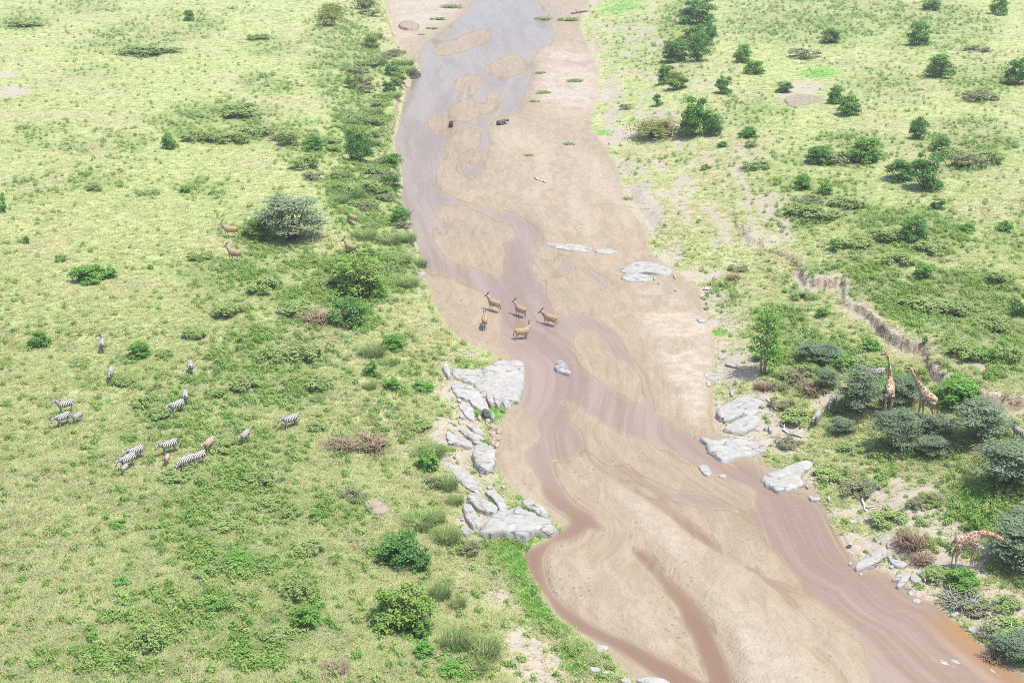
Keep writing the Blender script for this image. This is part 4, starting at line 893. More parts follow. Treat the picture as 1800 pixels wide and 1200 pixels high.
# ------------------------------------------------------------------ ground cover nobody could count (instanced blades and herbs)
def scatter_obj(name, label, cat, pos, scale, rotz, idx, itint, protos, tilt=None):
    pc = bpy.data.collections.new(name + '_kinds')
    for k, me in enumerate(protos):
        o = bpy.data.objects.new(f'{name}_kind{k}', me); pc.objects.link(o)
    me = bpy.data.meshes.new(name); n = len(pos)
    me.vertices.add(n); me.vertices.foreach_set('co', np.asarray(pos, np.float32).ravel())
    def at(nm, typ, arr, key):
        a = me.attributes.new(nm, typ, 'POINT'); a.data.foreach_set(key, np.ascontiguousarray(arr).ravel())
    at('isc', 'FLOAT_VECTOR', np.asarray(scale, np.float32), 'vector')
    at('irot', 'FLOAT_VECTOR', np.stack([(rs.rand(n) - .5) * .3, (rs.rand(n) - .5) * .3, rotz], 1).astype(np.float32), 'vector')
    at('iidx', 'INT', np.asarray(idx, np.int32), 'value'); at('itint', 'FLOAT', np.asarray(itint, np.float32), 'value')
    o = link(name, me); tag(o, label, cat, kind='stuff')
    ng = bpy.data.node_groups.new(name + '_nodes', 'GeometryNodeTree')
    ng.interface.new_socket('Geometry', in_out='INPUT', socket_type='NodeSocketGeometry'); ng.interface.new_socket('Geometry', in_out='OUTPUT', socket_type='NodeSocketGeometry')
    gi = ng.nodes.new('NodeGroupInput'); go = ng.nodes.new('NodeGroupOutput'); L = ng.links
    ci = ng.nodes.new('GeometryNodeCollectionInfo'); ci.inputs[0].default_value = pc; ci.inputs['Separate Children'].default_value = True; ci.inputs['Reset Children'].default_value = True
    ip = ng.nodes.new('GeometryNodeInstanceOnPoints'); ip.inputs['Pick Instance'].default_value = True
    def na(nm, typ):
        a = ng.nodes.new('GeometryNodeInputNamedAttribute'); a.data_type = typ; a.inputs[0].default_value = nm; return a.outputs[0]
    er = ng.nodes.new('FunctionNodeEulerToRotation'); L.new(na('irot', 'FLOAT_VECTOR'), er.inputs[0])
    L.new(gi.outputs[0], ip.inputs['Points']); L.new(ci.outputs[0], ip.inputs['Instance']); L.new(na('iidx', 'INT'), ip.inputs['Instance Index'])
    L.new(er.outputs[0], ip.inputs['Rotation']); L.new(na('isc', 'FLOAT_VECTOR'), ip.inputs['Scale']); L.new(ip.outputs[0], go.inputs[0])
    md = o.modifiers.new('scatter', 'NODES'); md.node_group = ng
    return o
M['grass'] = mat_leaf('savanna_grass', (.565, .58, .315), (.275, .41, .13), None, .5, True)
M['herb'] = mat_leaf('savanna_herbs', (.38, .49, .17), (.20, .35, .085), None, .4, True)
M['lushgrass'] = mat_leaf('lush_grass', (.25, .46, .08), (.13, .38, .05), None, .4, True)
tufts = []
for k in range(5):
    V, Q_, T = blades(np.random.RandomState(60 + k), 16, .45, .75, .055, .35, .4, 1.0, 1); tufts.append(mesh_np(f'tuft{k}', V, Q_, M['grass'], False, T))
lufts = []
for k in range(3):
    V, Q_, T = blades(np.random.RandomState(80 + k), 18, .5, .5, .05, .4, .4, 1.0, 1); lufts.append(mesh_np(f'lush{k}', V, Q_, M['lushgrass'], False, T))
herbs = []
for k in range(5):
    r = np.random.RandomState(70 + k); n = 46
    d = r.randn(n, 3); d /= np.linalg.norm(d, axis=1, keepdims=True); d[:, 2] = np.abs(d[:, 2]); c = d * np.array([.5, .5, .8]) * r.rand(n, 1) ** .4 + (0, 0, .08)
    nn = d + r.randn(n, 3) * .5 + (0, 0, .4); nn /= np.linalg.norm(nn, axis=1, keepdims=True)
    V, Q_ = leaf_quads(c, nn, .17, r, .4); herbs.append(mesh_np(f'herb{k}', V, Q_, M['herb'], False, np.repeat(r.rand(n), 4)))
def cand(n, seed):
    r = np.random.RandomState(seed); u = -200 + 2200 * r.rand(n); v = -100 + 1400 * r.rand(n); x, y = px2w(u, v); return r, x, y
r, x, y = cand(340000, 1)
g = samp(green, x, y); s = samp(straw, x, y); b = samp(bare, x, y); bd = samp(bedA, x, y); lu = samp(lush, x, y)
keep = (bd < .3) & (r.rand(len(x)) < (1 - .93 * b) * (1 - .8 * lu)); x, y, g, s = x[keep], y[keep], g[keep], s[keep]; n = len(x)
mp_ = mpp(y); hgt = np.maximum(.12 + .14 * r.rand(n), mp_ * (2.0 + 1.4 * r.rand(n))) * (1 + .25 * s); wid = np.maximum(.30 + .25 * r.rand(n), mp_ * (4 + 2 * r.rand(n)))
tall_ = r.rand(n) < .10; hgt = hgt * (1 + .8 * tall_)
ti = np.clip(.07 + .5 * g + .35 * tall_ + r.randn(n) * .28 - .4 * s + .25 * (fbm(x, y, 1 / 3.0, 3) - .5), 0, 1)
scatter_obj('grass', 'pale dry and green savanna grass covering both banks', 'grass', np.stack([x, y, Hh(x, y) - .02], 1), np.stack([wid, wid, hgt], 1), r.rand(n) * 6.28, r.randint(0, 5, n), ti, tufts)
r, x, y = cand(420000, 2)
g = samp(green, x, y); b = samp(bare, x, y); bd = samp(bedA, x, y); s = samp(straw, x, y)
cl = sstep(.45, .66, fbm(x, y, 1 / 1.7, 3))
keep = (bd < .2) & (r.rand(len(x)) < (.014 + .50 * g ** 1.4 * (.2 + cl)) * (1 - .75 * b) * (1 + 1.2 * ((samp(DL, x, y) < 13) & (samp(CV, x, y) < 540)))); x, y, g = x[keep], y[keep], g[keep]; n = len(x)
mp_ = mpp(y); q = np.maximum(.38 + .35 * r.rand(n), mp_ * (4 + 3 * r.rand(n))) ; ti = np.clip(.45 + .3 * r.randn(n) + .15 * g, 0, 1)
scatter_obj('herbs', 'green leafy herbs and weeds growing in patches through the grass', 'herbs', np.stack([x, y, Hh(x, y) - .02], 1), np.stack([q, q, q * (.7 + .6 * r.rand(n))], 1), r.rand(n) * 6.28, r.randint(0, 5, n), ti, herbs)
r, x, y = cand(260000, 3)
lu = samp(lush, x, y); bd = samp(bedA, x, y); keep = (bd < .35) & (r.rand(len(x)) < lu * 1.3); x, y = x[keep], y[keep]; n = len(x); mp_ = mpp(y)
hgt = np.maximum(.18 + .15 * r.rand(n), mp_ * 3); wid = np.maximum(.22 + .15 * r.rand(n), mp_ * 4)
scatter_obj('lush_grass', 'bright lush green grass fringing the water and wet hollows', 'grass', np.stack([x, y, Hh(x, y) - .02], 1), np.stack([wid, wid, hgt], 1), r.rand(n) * 6.28, r.randint(0, 3, n), np.clip(.5 + .3 * r.randn(n), 0, 1), lufts)

# ------------------------------------------------------------------ animals: one continuous body each, lofted then fused
def loft(secs, n=12):
    P = np.array([s[:3] for s in secs], float); V = []; Fs = []
    for i, s in enumerate(secs):
        t = P[min(i + 1, len(P) - 1)] - P[max(i - 1, 0)]; t /= np.linalg.norm(t) + 1e-9
        side = np.cross((0, 0, 1), t) if abs(t[2]) < .93 else np.array([0., 1., 0.]); side = side - t * np.dot(side, t); side /= np.linalg.norm(side) + 1e-9
        upv = np.cross(t, side)
        for k in range(n):
            a = 2 * math.pi * k / n; V.append(P[i] + side * s[3] * math.cos(a) + upv * s[4] * math.sin(a))
        if i:
            o = (i - 1) * n
            for k in range(n): Fs.append((o + k, o + (k + 1) % n, o + n + (k + 1) % n, o + n + k))
    for e, o, sg in ((0, 0, -1), (len(P) - 1, (len(P) - 1) * n, 1)):
        t = (P[1] - P[0]) if e == 0 else (P[-1] - P[-2]); t /= np.linalg.norm(t) + 1e-9
        V.append(P[e] + sg * t * min(secs[e][3], secs[e][4]) * .6); c = len(V) - 1
        for k in range(n):
            a, b = o + k, o + (k + 1) % n; Fs.append((b, a, c) if e == 0 else (a, b, c))
    return V, Fs
def fuse(name, lofts, voxel, mat, smooth_it=4):
    bm = bmesh.new()
    for secs in lofts:
        V, Fs = loft(secs); vs = [bm.verts.new(v) for v in V]
        for f in Fs: bm.faces.new([vs[i] for i in f])
    bmesh.ops.recalc_face_normals(bm, faces=bm.faces)
    me = bpy.data.meshes.new('tmp'); bm.to_mesh(me); bm.free()
    o = bpy.data.objects.new('tmp', me); COL.objects.link(o)
    m1 = o.modifiers.new('r', 'REMESH'); m1.mode = 'VOXEL'; m1.voxel_size = voxel
    m2 = o.modifiers.new('s', 'SMOOTH'); m2.iterations = smooth_it; m2.factor = .5
    dg = bpy.context.evaluated_depsgraph_get(); ev = o.evaluated_get(dg)
    out = bpy.data.meshes.new_from_object(ev, preserve_all_data_layers=True, depsgraph=dg)
    bpy.data.objects.remove(o); bpy.data.meshes.remove(me)
    out.name = name; out.materials.clear(); out.materials.append(mat)
    out.polygons.foreach_set('use_smooth', np.ones(len(out.polygons), bool))
    return out
def bend(pts, ang):                       # turn a neck and head sideways, more towards the end
    out = []; p0 = pts[0]; n = len(pts) - 1
    for i, s in enumerate(pts):
        a = ang * min(1, i / max(1, n * .6)); dx, dy = s[0] - p0[0], s[1] - p0[1]
        out.append((p0[0] + dx * math.cos(a) - dy * math.sin(a), p0[1] + dx * math.sin(a) + dy * math.cos(a), *s[2:]))
    return out
def mirror(l): return [(s[0], -s[1], *s[2:]) for s in l]
def verts(me):
    a = np.zeros(len(me.vertices) * 3, np.float32); me.vertices.foreach_get('co', a); return a.reshape(-1, 3)
def setattr_(me, nm, val):
    a = me.attributes.new(nm, 'FLOAT', 'POINT'); a.data.foreach_set('value', np.asarray(val, np.float32))
def simple(name, lofts, mat):
    parts = []
    for secs in lofts:
        V, Fs = loft(secs, 6); parts.append((np.array(V), Fs))
    me = bpy.data.meshes.new(name); V = []; Fs = []; o = 0
    for v, f in parts:
        V += [tuple(q) for q in v]; Fs += [tuple(i + o for i in q) for q in f]; o += len(v)
    me.from_pydata(V, [], Fs); me.materials.append(mat); me.polygons.foreach_set('use_smooth', np.ones(len(me.polygons), bool)); return me

def mat_zebra(name, dark, light):
    m, nt, L = newmat(name)
    ph = attr(nt, 'phase').outputs['Fac']; bl = attr(nt, 'belly').outputs['Fac']
    co = N(nt, 'ShaderNodeTexCoord').outputs['Object']
    w = mth(nt, 'SINE', mth(nt, 'ADD', mth(nt, 'MULTIPLY', ph, 6.2832), mth(nt, 'MULTIPLY', noise(nt, co, 5, 2), 2.2)))
    col = mixc(nt, mth(nt, 'MULTIPLY', ramp(nt, w, -.25, .15), mth(nt, 'SUBTRACT', 1.0, bl)), light, dark)
    col = mixc(nt, attr(nt, 'muzzle').outputs['Fac'], col, (.03, .028, .027))
    output(nt, bsdf(nt, col, .75, .15)); return m
def mat_eland():
    m, nt, L = newmat('eland_coat')
    co = N(nt, 'ShaderNodeTexCoord').outputs['Object']; f = noise(nt, co, 2.5, 3)
    col = mixc(nt, ramp(nt, f, .35, .65), (.40, .285, .165), (.34, .24, .145))
    col = mixc(nt, attr(nt, 'belly').outputs['Fac'], col, (.50, .39, .27))
    col = mixc(nt, attr(nt, 'grey').outputs['Fac'], col, (.33, .27, .22))
    col = mixc(nt, attr(nt, 'muzzle').outputs['Fac'], col, (.05, .035, .025))
    output(nt, bsdf(nt, col, .75, .15)); return m
def mat_giraffe():
    m, nt, L = newmat('giraffe_coat')
    co = N(nt, 'ShaderNodeTexCoord').outputs['Object']
    wv2 = N(nt, 'ShaderNodeMix', data_type='VECTOR'); wv2.inputs[0].default_value = .08; L.new(co, wv2.inputs[4]); L.new(noise(nt, co, 6, 2, out=1), wv2.inputs[5])
    v = N(nt, 'ShaderNodeTexVoronoi', feature='DISTANCE_TO_EDGE'); v.inputs['Scale'].default_value = 4.6; L.new(wv2.outputs[1], v.inputs['Vector'])
    col = mixc(nt, ramp(nt, v.outputs['Distance'], .06, .13), (.50, .41, .30), (.24, .14, .08))
    col = mixc(nt, attr(nt, 'belly').outputs['Fac'], col, (.52, .40, .27))
    col = mixc(nt, attr(nt, 'muzzle').outputs['Fac'], col, (.30, .25, .21))
    output(nt, bsdf(nt, col, .75, .15)); return m
M['zebra'] = mat_zebra('zebra_coat', (.115, .10, .095), (.52, .495, .45)); M['foal'] = mat_zebra('zebra_foal_coat', (.15, .08, .045), (.58, .49, .39))
M['eland'] = mat_eland(); M['giraffe'] = mat_giraffe()
M['black'] = mat_plain('black_hide', (.022, .021, .022), (.05, .048, .046), 5, .6); M['horn'] = mat_plain('horn', (.07, .055, .045), (.12, .10, .08), 9, .5)
M['mane'] = mat_plain('mane_hair', (.04, .035, .03), (.30, .27, .24), 14, .9); M['earhair'] = mat_plain('ear_hair', (.40, .34, .28), (.22, .17, .13), 9, .9)
M['brownhair'] = mat_plain('brown_hair', (.17, .08, .035), (.24, .12, .05), 9, .9); M['greyhide'] = mat_plain('dusty_grey_hide', (.075, .07, .066), (.13, .12, .11), 4, .7)

APROTO = {}
def ears(base, dirx, L, mat, nm='ear'):
    out = []
    for sg in (1, -1):
        b = np.array([base[0], base[1] + sg * .07, base[2]]); e = b + np.array([dirx, sg * L * .75, L * .6])
        out.append((nm, simple(nm, [[(*b, .02, .03), (*((b + e) / 2), .02, .055), (*e, .01, .015)]], mat)))
    return out
def zebra(pose, mat):
    key = ('zebra', pose, mat)
    if key in APROTO: return APROTO[key]
    torso = [(-.84,0,1.04,.10,.14),(-.76,0,1.06,.24,.27),(-.45,0,1.02,.30,.32),(0,0,.97,.32,.34),(.35,0,1.02,.28,.33),(.58,0,1.08,.21,.27),(.68,0,1.1,.1,.14)]
    nk = {'up': [(.48,0,1.12,.16,.26),(.68,0,1.34,.145,.24),(.84,0,1.54,.12,.18),(.90,0,1.63,.09,.12),(1.04,0,1.58,.105,.14),(1.22,0,1.43,.075,.10),(1.32,0,1.34,.065,.08)],
          'low': [(.48,0,1.12,.16,.26),(.74,0,1.20,.145,.23),(.96,0,1.27,.12,.18),(1.05,0,1.28,.10,.12),(1.16,0,1.19,.105,.14),(1.31,0,1.00,.075,.10),(1.38,0,.91,.065,.08)],
          'graze': [(.48,0,1.08,.16,.25),(.72,0,.92,.145,.22),(.93,0,.68,.12,.17),(1.01,0,.57,.10,.12),(1.07,0,.45,.105,.14),(1.13,0,.24,.075,.10),(1.15,0,.12,.065,.08)]}
    nk['turn'] = bend(nk['up'], .9); nk['walk'] = nk['low']
    n = nk[pose]; st = {'walk': (.16, -.12, -.14, .14), 'low': (.08, -.06, -.08, .1)}.get(pose, (.03, -.03, -.04, .04))
    L_ = []
    for k, (yy, d) in enumerate(((.14, st[0]), (-.14, st[1]))):
        L_.append([(.46,yy,1.02,.12,.17),(.45 + d * .4,yy,.66,.07,.085),(.44 + d * .7,yy,.38,.045,.05),(.43 + d,yy,.12,.04,.045),(.45 + d,yy,.0,.05,.06)])
    for k, (yy, d) in enumerate(((.15, st[2]), (-.15, st[3]))):
        L_.append([(-.58,yy,1.0,.16,.25),(-.52 + d * .3,yy,.70,.10,.14),(-.70 + d * .7,yy,.48,.055,.065),(-.68 + d,yy,.25,.042,.045),(-.66 + d,yy,.0,.05,.06)])
    me = fuse('zebra_body', [torso, n] + L_, .03, M[mat])
    v = verts(me); x, y, z = v.T
    body = (x + .22 * np.clip(-x - .3, 0, 1) * (1.3 - z) * 3) / .165
    nkp = (x + 1.0 * (z - 1.1)) / .15 if pose in ('up', 'turn') else x / .13
    ph = np.where(x > .55, nkp, body); t = sstep(.55, .78, z); t = np.where((x > .8), 1, t)
    setattr_(me, 'phase', ph * t + (z / .11) * (1 - t)); setattr_(me, 'belly', np.clip((.74 - z) * 6, 0, 1) * (np.abs(x) < .32) * (z > .6))
    h = np.array(n[-1][:3]); setattr_(me, 'muzzle', 1 - sstep(.06, .15, np.linalg.norm(v - h, axis=1)))
    crest = [(q[0] - (.10 if pose in ('up', 'turn') else .03), q[1], q[2] + q[4] * .92, .022, .075) for q in n[:4]]
    parts = [('mane', simple('mane', [crest], M['mane'])), ('tail', simple('tail', [[(-.84,0,1.14,.03,.03),(-.97,.03,.95,.022,.022),(-1.0,.04,.7,.035,.035),(-.98,.05,.48,.01,.01)]], M['mane']))]
    parts += ears((n[3][0], n[3][1], n[3][2] + .1), -.03, .17, M['earhair'])
    APROTO[key] = (me, parts); return APROTO[key]
def eland(pose):
    key = ('eland', pose)
    if key in APROTO: return APROTO[key]
    torso = [(-1.02,0,1.22,.12,.18),(-.92,0,1.26,.29,.33),(-.5,0,1.2,.37,.42),(0,0,1.13,.40,.47),(.4,0,1.22,.36,.47),(.66,0,1.32,.27,.38),(.8,0,1.34,.14,.2)]
    hump = [(.15,0,1.55,.10,.12),(.42,0,1.64,.11,.14),(.66,0,1.62,.10,.12)]
    nk = {'up': [(.55,0,1.36,.2,.32),(.85,0,1.58,.15,.25),(1.08,0,1.82,.12,.17),(1.16,0,1.92,.10,.11),(1.30,0,1.86,.105,.135),(1.52,0,1.70,.07,.09),(1.62,0,1.63,.06,.07)],
          'low': [(.55,0,1.34,.2,.32),(.92,0,1.46,.15,.24),(1.22,0,1.58,.12,.16),(1.34,0,1.62,.10,.11),(1.46,0,1.54,.105,.135),(1.66,0,1.36,.07,.09),(1.75,0,1.28,.06,.07)],
          'graze': [(.55,0,1.3,.2,.32),(.9,0,1.08,.15,.22),(1.16,0,.8,.12,.16),(1.24,0,.70,.10,.11),(1.32,0,.56,.105,.135),(1.42,0,.32,.07,.09),(1.45,0,.2,.06,.07)]}
    nk['turn'] = bend(nk['up'], 1.1); nk['walk'] = nk['up']
    n = nk[pose]; st = {'walk': (.22, -.16, -.2, .2), 'low': (.12, -.1, -.12, .12)}.get(pose, (.03, -.03, -.05, .05)); L_ = []
    for yy, d in ((.17, st[0]), (-.17, st[1])):
        L_.append([(.52,yy,1.15,.15,.2),(.5 + d * .4,yy,.76,.085,.10),(.49 + d * .7,yy,.44,.05,.055),(.48 + d,yy,.12,.045,.05),(.5 + d,yy,.0,.055,.07)])
    for yy, d in ((.18, st[2]), (-.18, st[3])):
        L_.append([(-.70,yy,1.16,.19,.29),(-.62 + d * .3,yy,.82,.12,.16),(-.84 + d * .7,yy,.56,.062,.075),(-.82 + d,yy,.28,.047,.05),(-.80 + d,yy,.0,.055,.07)])
    dl = [(n[0][0] + .12, 0, n[0][2] - .30, .05, .14), (n[1][0], n[1][1], n[1][2] - .30, .045, .15), (n[2][0], n[2][1], n[2][2] - .2, .03, .08)]
    me = fuse('eland_body', [torso, hump, n, dl] + L_, .036, M['eland'])
    v = verts(me); x, y, z = v.T
    setattr_(me, 'belly', np.clip((1.0 - z) * 3, 0, .9)); setattr_(me, 'grey', sstep(.1, .8, x) * .85 * (z > .9))
    h = np.array(n[-1][:3]); hd = np.array(n[4][:3]); setattr_(me, 'muzzle', np.maximum(1 - sstep(.05, .12, np.linalg.norm(v - h, axis=1)), (np.abs(y) < .05) * (z > 1.55) * (x < .35) * .6))
    b = np.array(n[3][:3]); d = np.array(n[4][:3]) - np.array(n[2][:3]); d /= np.linalg.norm(d); back = np.array([-.42 * d[0] - .25, -.42 * d[1], .85]); back /= np.linalg.norm(back)
    if pose == 'graze': back = np.array([.35, 0, .9])
    sdv = np.cross(d, (0, 0, 1)); sdv /= np.linalg.norm(sdv) + 1e-9; parts = []
    for sg in (1, -1):
        p = b + sdv * sg * .06 + (0, 0, .06)
        parts.append(('horn', simple('horn', [[(*p, .042, .042), (*(p + back * .35 + sdv * sg * .05), .034, .034), (*(p + back * .72 + sdv * sg * .12), .010, .010)]], M['horn'])))
    parts.append(('tail', simple('tail', [[(-1.02,0,1.32,.03,.03),(-1.15,.03,1.0,.022,.022),(-1.16,.04,.72,.05,.05),(-1.14,.05,.5,.012,.012)]], M['horn'])))
    parts += ears((n[3][0], n[3][1], n[3][2]), -.06, .22, M['earhair'])
    APROTO[key] = (me, parts); return APROTO[key]
def giraffe(pose):
    key = ('giraffe', pose)
    if key in APROTO: return APROTO[key]
    torso = [(-.78,0,2.05,.14,.2),(-.68,0,2.1,.30,.36),(-.3,0,2.15,.37,.44),(.1,0,2.28,.39,.50),(.4,0,2.46,.35,.50),(.6,0,2.6,.26,.40),(.72,0,2.7,.15,.22)]
    nk = {'up': [(.48,0,2.62,.22,.42),(.76,0,3.1,.16,.30),(.98,0,3.7,.125,.21),(1.14,0,4.3,.10,.16),(1.2,0,4.52,.09,.11),(1.32,0,4.60,.10,.125),(1.52,0,4.54,.09,.12),(1.76,0,4.42,.065,.08),(1.88,0,4.36,.055,.06)],
          'fwd': [(.48,0,2.62,.22,.42),(.90,0,3.0,.16,.30),(1.28,0,3.5,.125,.21),(1.62,0,4.0,.10,.16),(1.74,0,4.2,.09,.11),(1.86,0,4.27,.10,.125),(2.10,0,4.25,.09,.12),(2.34,0,4.20,.065,.08),(2.46,0,4.18,.055,.06)],
          'feed': [(.48,0,2.60,.22,.40),(.95,0,2.86,.16,.28),(1.5,0,2.80,.125,.21),(2.05,0,2.58,.10,.16),(2.25,0,2.5,.09,.11),(2.36,0,2.46,.10,.125),(2.54,0,2.34,.09,.12),(2.74,0,2.18,.065,.08),(2.84,0,2.10,.055,.06)]}
    if pose == 'up': nk['up'] = bend(nk['up'], .7)
    n = nk[pose]; L_ = []
    for yy, d in ((.2, .14), (-.2, -.1)):
        L_.append([(.46,yy,2.2,.17,.26),(.46 + d * .3,yy,1.55,.10,.12),(.46 + d * .6,yy,1.05,.085,.09),(.45 + d * .8,yy,.6,.055,.06),(.45 + d,yy,.1,.055,.06),(.47 + d,yy,0,.075,.085)])
    for yy, d in ((.21, -.12), (-.21, .12)):
        L_.append([(-.56,yy,1.98,.20,.32),(-.48 + d * .3,yy,1.45,.13,.17),(-.66 + d * .6,yy,1.0,.08,.09),(-.64 + d * .8,yy,.55,.052,.055),(-.62 + d,yy,.1,.052,.055),(-.60 + d,yy,0,.07,.085)])
    me = fuse('giraffe_body', [torso, n] + L_, .045, M['giraffe'], 3)
    v = verts(me); x, y, z = v.T
    setattr_(me, 'belly', np.clip((.95 - z) * 2.0, 0, .9)); h = np.array(n[-2][:3]); setattr_(me, 'muzzle', 1 - sstep(.12, .34, np.linalg.norm(v - h, axis=1)))
    b = np.array(n[5][:3]); parts = []
    for sg in (1, -1):
        p = b + np.array([0, sg * .06, .08]); parts.append(('ossicone', simple('ossicone', [[(*p, .03, .03), (*(p + (-.05, sg * .01, .12)), .024, .024), (*(p + (-.07, sg * .01, .18)), .04, .04)]], M['horn'])))
    crest = [(q[0] - .22 if pose != 'feed' else q[0] - .05, q[1], q[2] + q[4] * (.35 if pose != 'feed' else .95), .025, .08) for q in n[:5]]
    parts.append(('mane', simple('mane', [crest], M['brownhair'])))
    parts.append(('tail', simple('tail', [[(-.80,0,2.2,.04,.04),(-.95,.03,1.8,.025,.025),(-.98,.04,1.35,.02,.02),(-.97,.05,1.2,.06,.06),(-.95,.05,.85,.01,.01)]], M['horn'])))
    parts += ears((b[0] - .06, b[1], b[2]), -.05, .24, M['earhair'])
    APROTO[key] = (me, parts); return APROTO[key]
def buffalo(pose):
    key = ('buffalo', pose)
    if key in APROTO: return APROTO[key]
    dz = 0 if pose == 'stand' else -.55
    torso = [(-1.1,0,1.1,.14,.2),(-1.0,0,1.12,.34,.38),(-.5,0,1.02,.44,.48),(0,0,1.0,.48,.52),(.45,0,1.1,.42,.52),(.75,0,1.2,.30,.40),(.9,0,1.2,.18,.24)]
    n = [(.65,0,1.2,.25,.34),(1.0,0,1.22,.18,.25),(1.15,0,1.24,.15,.17),(1.3,0,1.16,.15,.17),(1.5,0,.98,.11,.13),(1.6,0,.9,.10,.10)]
    torso = [(s[0], s[1], s[2] + dz, s[3] * (1 if dz == 0 else 1.1), s[4]) for s in torso]; n = [(s[0], s[1], s[2] + dz * .9, s[3], s[4]) for s in n]; L_ = []
    if pose == 'stand':
        for yy in (.22, -.22):
            L_.append([(.52,yy,1.0,.17,.22),(.5,yy,.6,.10,.11),(.5,yy,.35,.065,.07),(.5,yy,.0,.08,.09)])
            L_.append([(-.78,yy,1.0,.2,.3),(-.7,yy,.68,.13,.16),(-.88,yy,.45,.075,.085),(-.85,yy,.0,.08,.09)])
    else:
        for yy in (.42, -.42):
            L_.append([(.5,yy * .8,.34,.14,.16),(.85,yy,.14,.08,.09),(.55,yy * 1.1,.07,.06,.06)])
            L_.append([(-.7,yy * .9,.38,.18,.24),(-.25,yy * 1.2,.18,.10,.12),(-.6,yy * 1.3,.07,.06,.06)])
    me = fuse('buffalo_body', [torso, n] + L_, .045, M['black' if pose == 'stand' else 'greyhide'])
    b = np.array(n[2][:3]); parts = []
    for sg in (1, -1):
        p = b + np.array([.02, sg * .05, .14])
        parts.append(('horn', simple('horn', [[(*p, .08, .07), (*(p + (0, sg * .28, -.10)), .065, .06), (*(p + (-.04, sg * .52, -.02)), .045, .045), (*(p + (-.08, sg * .50, .22)), .012, .012)]], M['horn'])))
    parts += ears((b[0] - .02, b[1] * 1.4, b[2] - .12), -.05, .3, M['greyhide'])
    parts.append(('tail', simple('tail', [[(-1.1,0,1.2 + dz,.035,.035),(-1.22,.05,.8 + dz * .7,.025,.025),(-1.2,.08,.45 + dz * .5,.05,.05),(-1.19,.08,.3 + dz * .4,.01,.01)]], M['black'])))
    APROTO[key] = (me, parts); return APROTO[key]

def animal(name, proto, u, v, hd, label, scale=1.0, group=None, sink=.02, cat=None):
    x, y, z = place(u, v); x2, y2 = px2w(u + hd[0] * 8, v + hd[1] * 8, z)
    yaw = math.atan2(float(y2) - y, float(x2) - x)
    scale *= {'zebra': .83, 'eland': .8, 'giraffe': 1.03, 'buffalo': .9}[name]
    me, parts = proto
    root = link(name, None, loc=(x, y, z - sink), rot=(0, 0, yaw), scale=(scale,) * 3); root.empty_display_size = .4
    link('body', me, root)
    for nm, pm in parts: link(nm, pm, root)
    tag(root, label, cat or name, group); return root
ZG = 'zebra herd in the grass'; ZR = 'zebras near the giraffes'
Z = [
 (181,617,(.15,-1),'turn','zebra seen from behind with raised head turned aside, farthest out',1),
 (196,669,(-.25,1),'low','zebra facing this way alone with lowered head near a low herb patch',1),
 (336,656,(.02,-1),'graze','lone zebra seen from behind standing in deep green herbs',1),
 (116,726,(-1,.22),'up','zebra with tail swung out, above the mare and small foal',1),
 (112,749,(-1,.36),'low','zebra walking in step beside a small foal at its rump',1),
 (136,743,(-.9,.35),'up','small zebra foal at the rump of a walking zebra',.74),
 (312,728,(-1,.34),'low','zebra standing right in front of one seen from behind',1.05),
 (327,709,(.0,-1),'graze','zebra seen from behind, half behind another zebra',1),
 (511,752,(-1,.26),'walk','zebra walking last and alone, nearest the river bank',1),
 (431,778,(-.75,.5),'low','smallish pale zebra walking alone with head low',.88),
 (368,794,(-.8,.5),'low','brown-tinted zebra walking behind the tight cluster',.98),
 (298,798,(-1,.3),'low','zebra standing just behind the rusty brown foal',1.05),
 (294,818,(-.6,.7),'up','rusty brown zebra foal with plain back',.74),
 (327,826,(-1,.34),'graze','zebra with head down overlapping the one behind it',1.03),
 (349,818,(-1,.36),'graze','zebra half hidden behind the head-down zebra',1),
 (240,808,(-1,.32),'low','uppermost zebra of the leading three',.98),
 (226,824,(-1,.42),'low','middle zebra of the leading three, foal at its shoulder',1.05),
 (219,834,(-.8,.55),'up','little foal in front of the leading three zebras',.68)]
for (u, v, hd, ps, lb, sc) in Z:
    if abs(hd[0]) > .5: hd = (hd[0], hd[1] * 1.35)
    animal('zebra', zebra(ps, 'foal' if (lb.startswith('rusty') or lb.startswith('brown-tinted')) else 'zebra'), u, v, hd, lb, sc, ZG)
animal('zebra', zebra('low', 'zebra'), 1434, 748, (-.55, .8), 'lower zebra of the pair walking down toward the shore', 1.08, ZR)
animal('zebra', zebra('graze', 'zebra'), 1462, 718, (-.55, .7), 'upper zebra of the pair on bare sand beside the dark acacia', 1, ZR)
animal('zebra', zebra('low', 'zebra'), 1540, 668, (-1, .1), 'zebra whose striped back shows above a dark acacia by the upright giraffe', 1, ZR)
animal('zebra', zebra('up', 'zebra'), 1790, 775, (-.6, -.3), 'zebra half hidden beyond the broad grey-green acacia', 1, ZR)
GG = 'giraffes browsing the thorn bushes'
animal('giraffe', giraffe('up'), 1559, 728, (-.10, -1), 'upright giraffe with straight neck towering over acacia bushes', 1.0, GG)
animal('giraffe', giraffe('fwd'), 1626, 740, (-1, -.32), 'giraffe with neck slanted forward and head held out level', .92, GG)
animal('giraffe', giraffe('feed'), 1693, 1000, (1, .1), 'giraffe with lowered neck feeding at the dark acacia', .95, GG)
EG = 'antelopes wading in the river'; EL = 'antelopes around the spreading acacia'
animal('eland', eland('up'), 868, 547, (-.9, -.28), 'eland antelope with long horns at the sand spit, farthest upstream', 1, EG, .0)
animal('eland', eland('up'), 914, 558, (-.85, -.36), 'eland antelope wading in the middle of the group', 1.0, EG, .0)
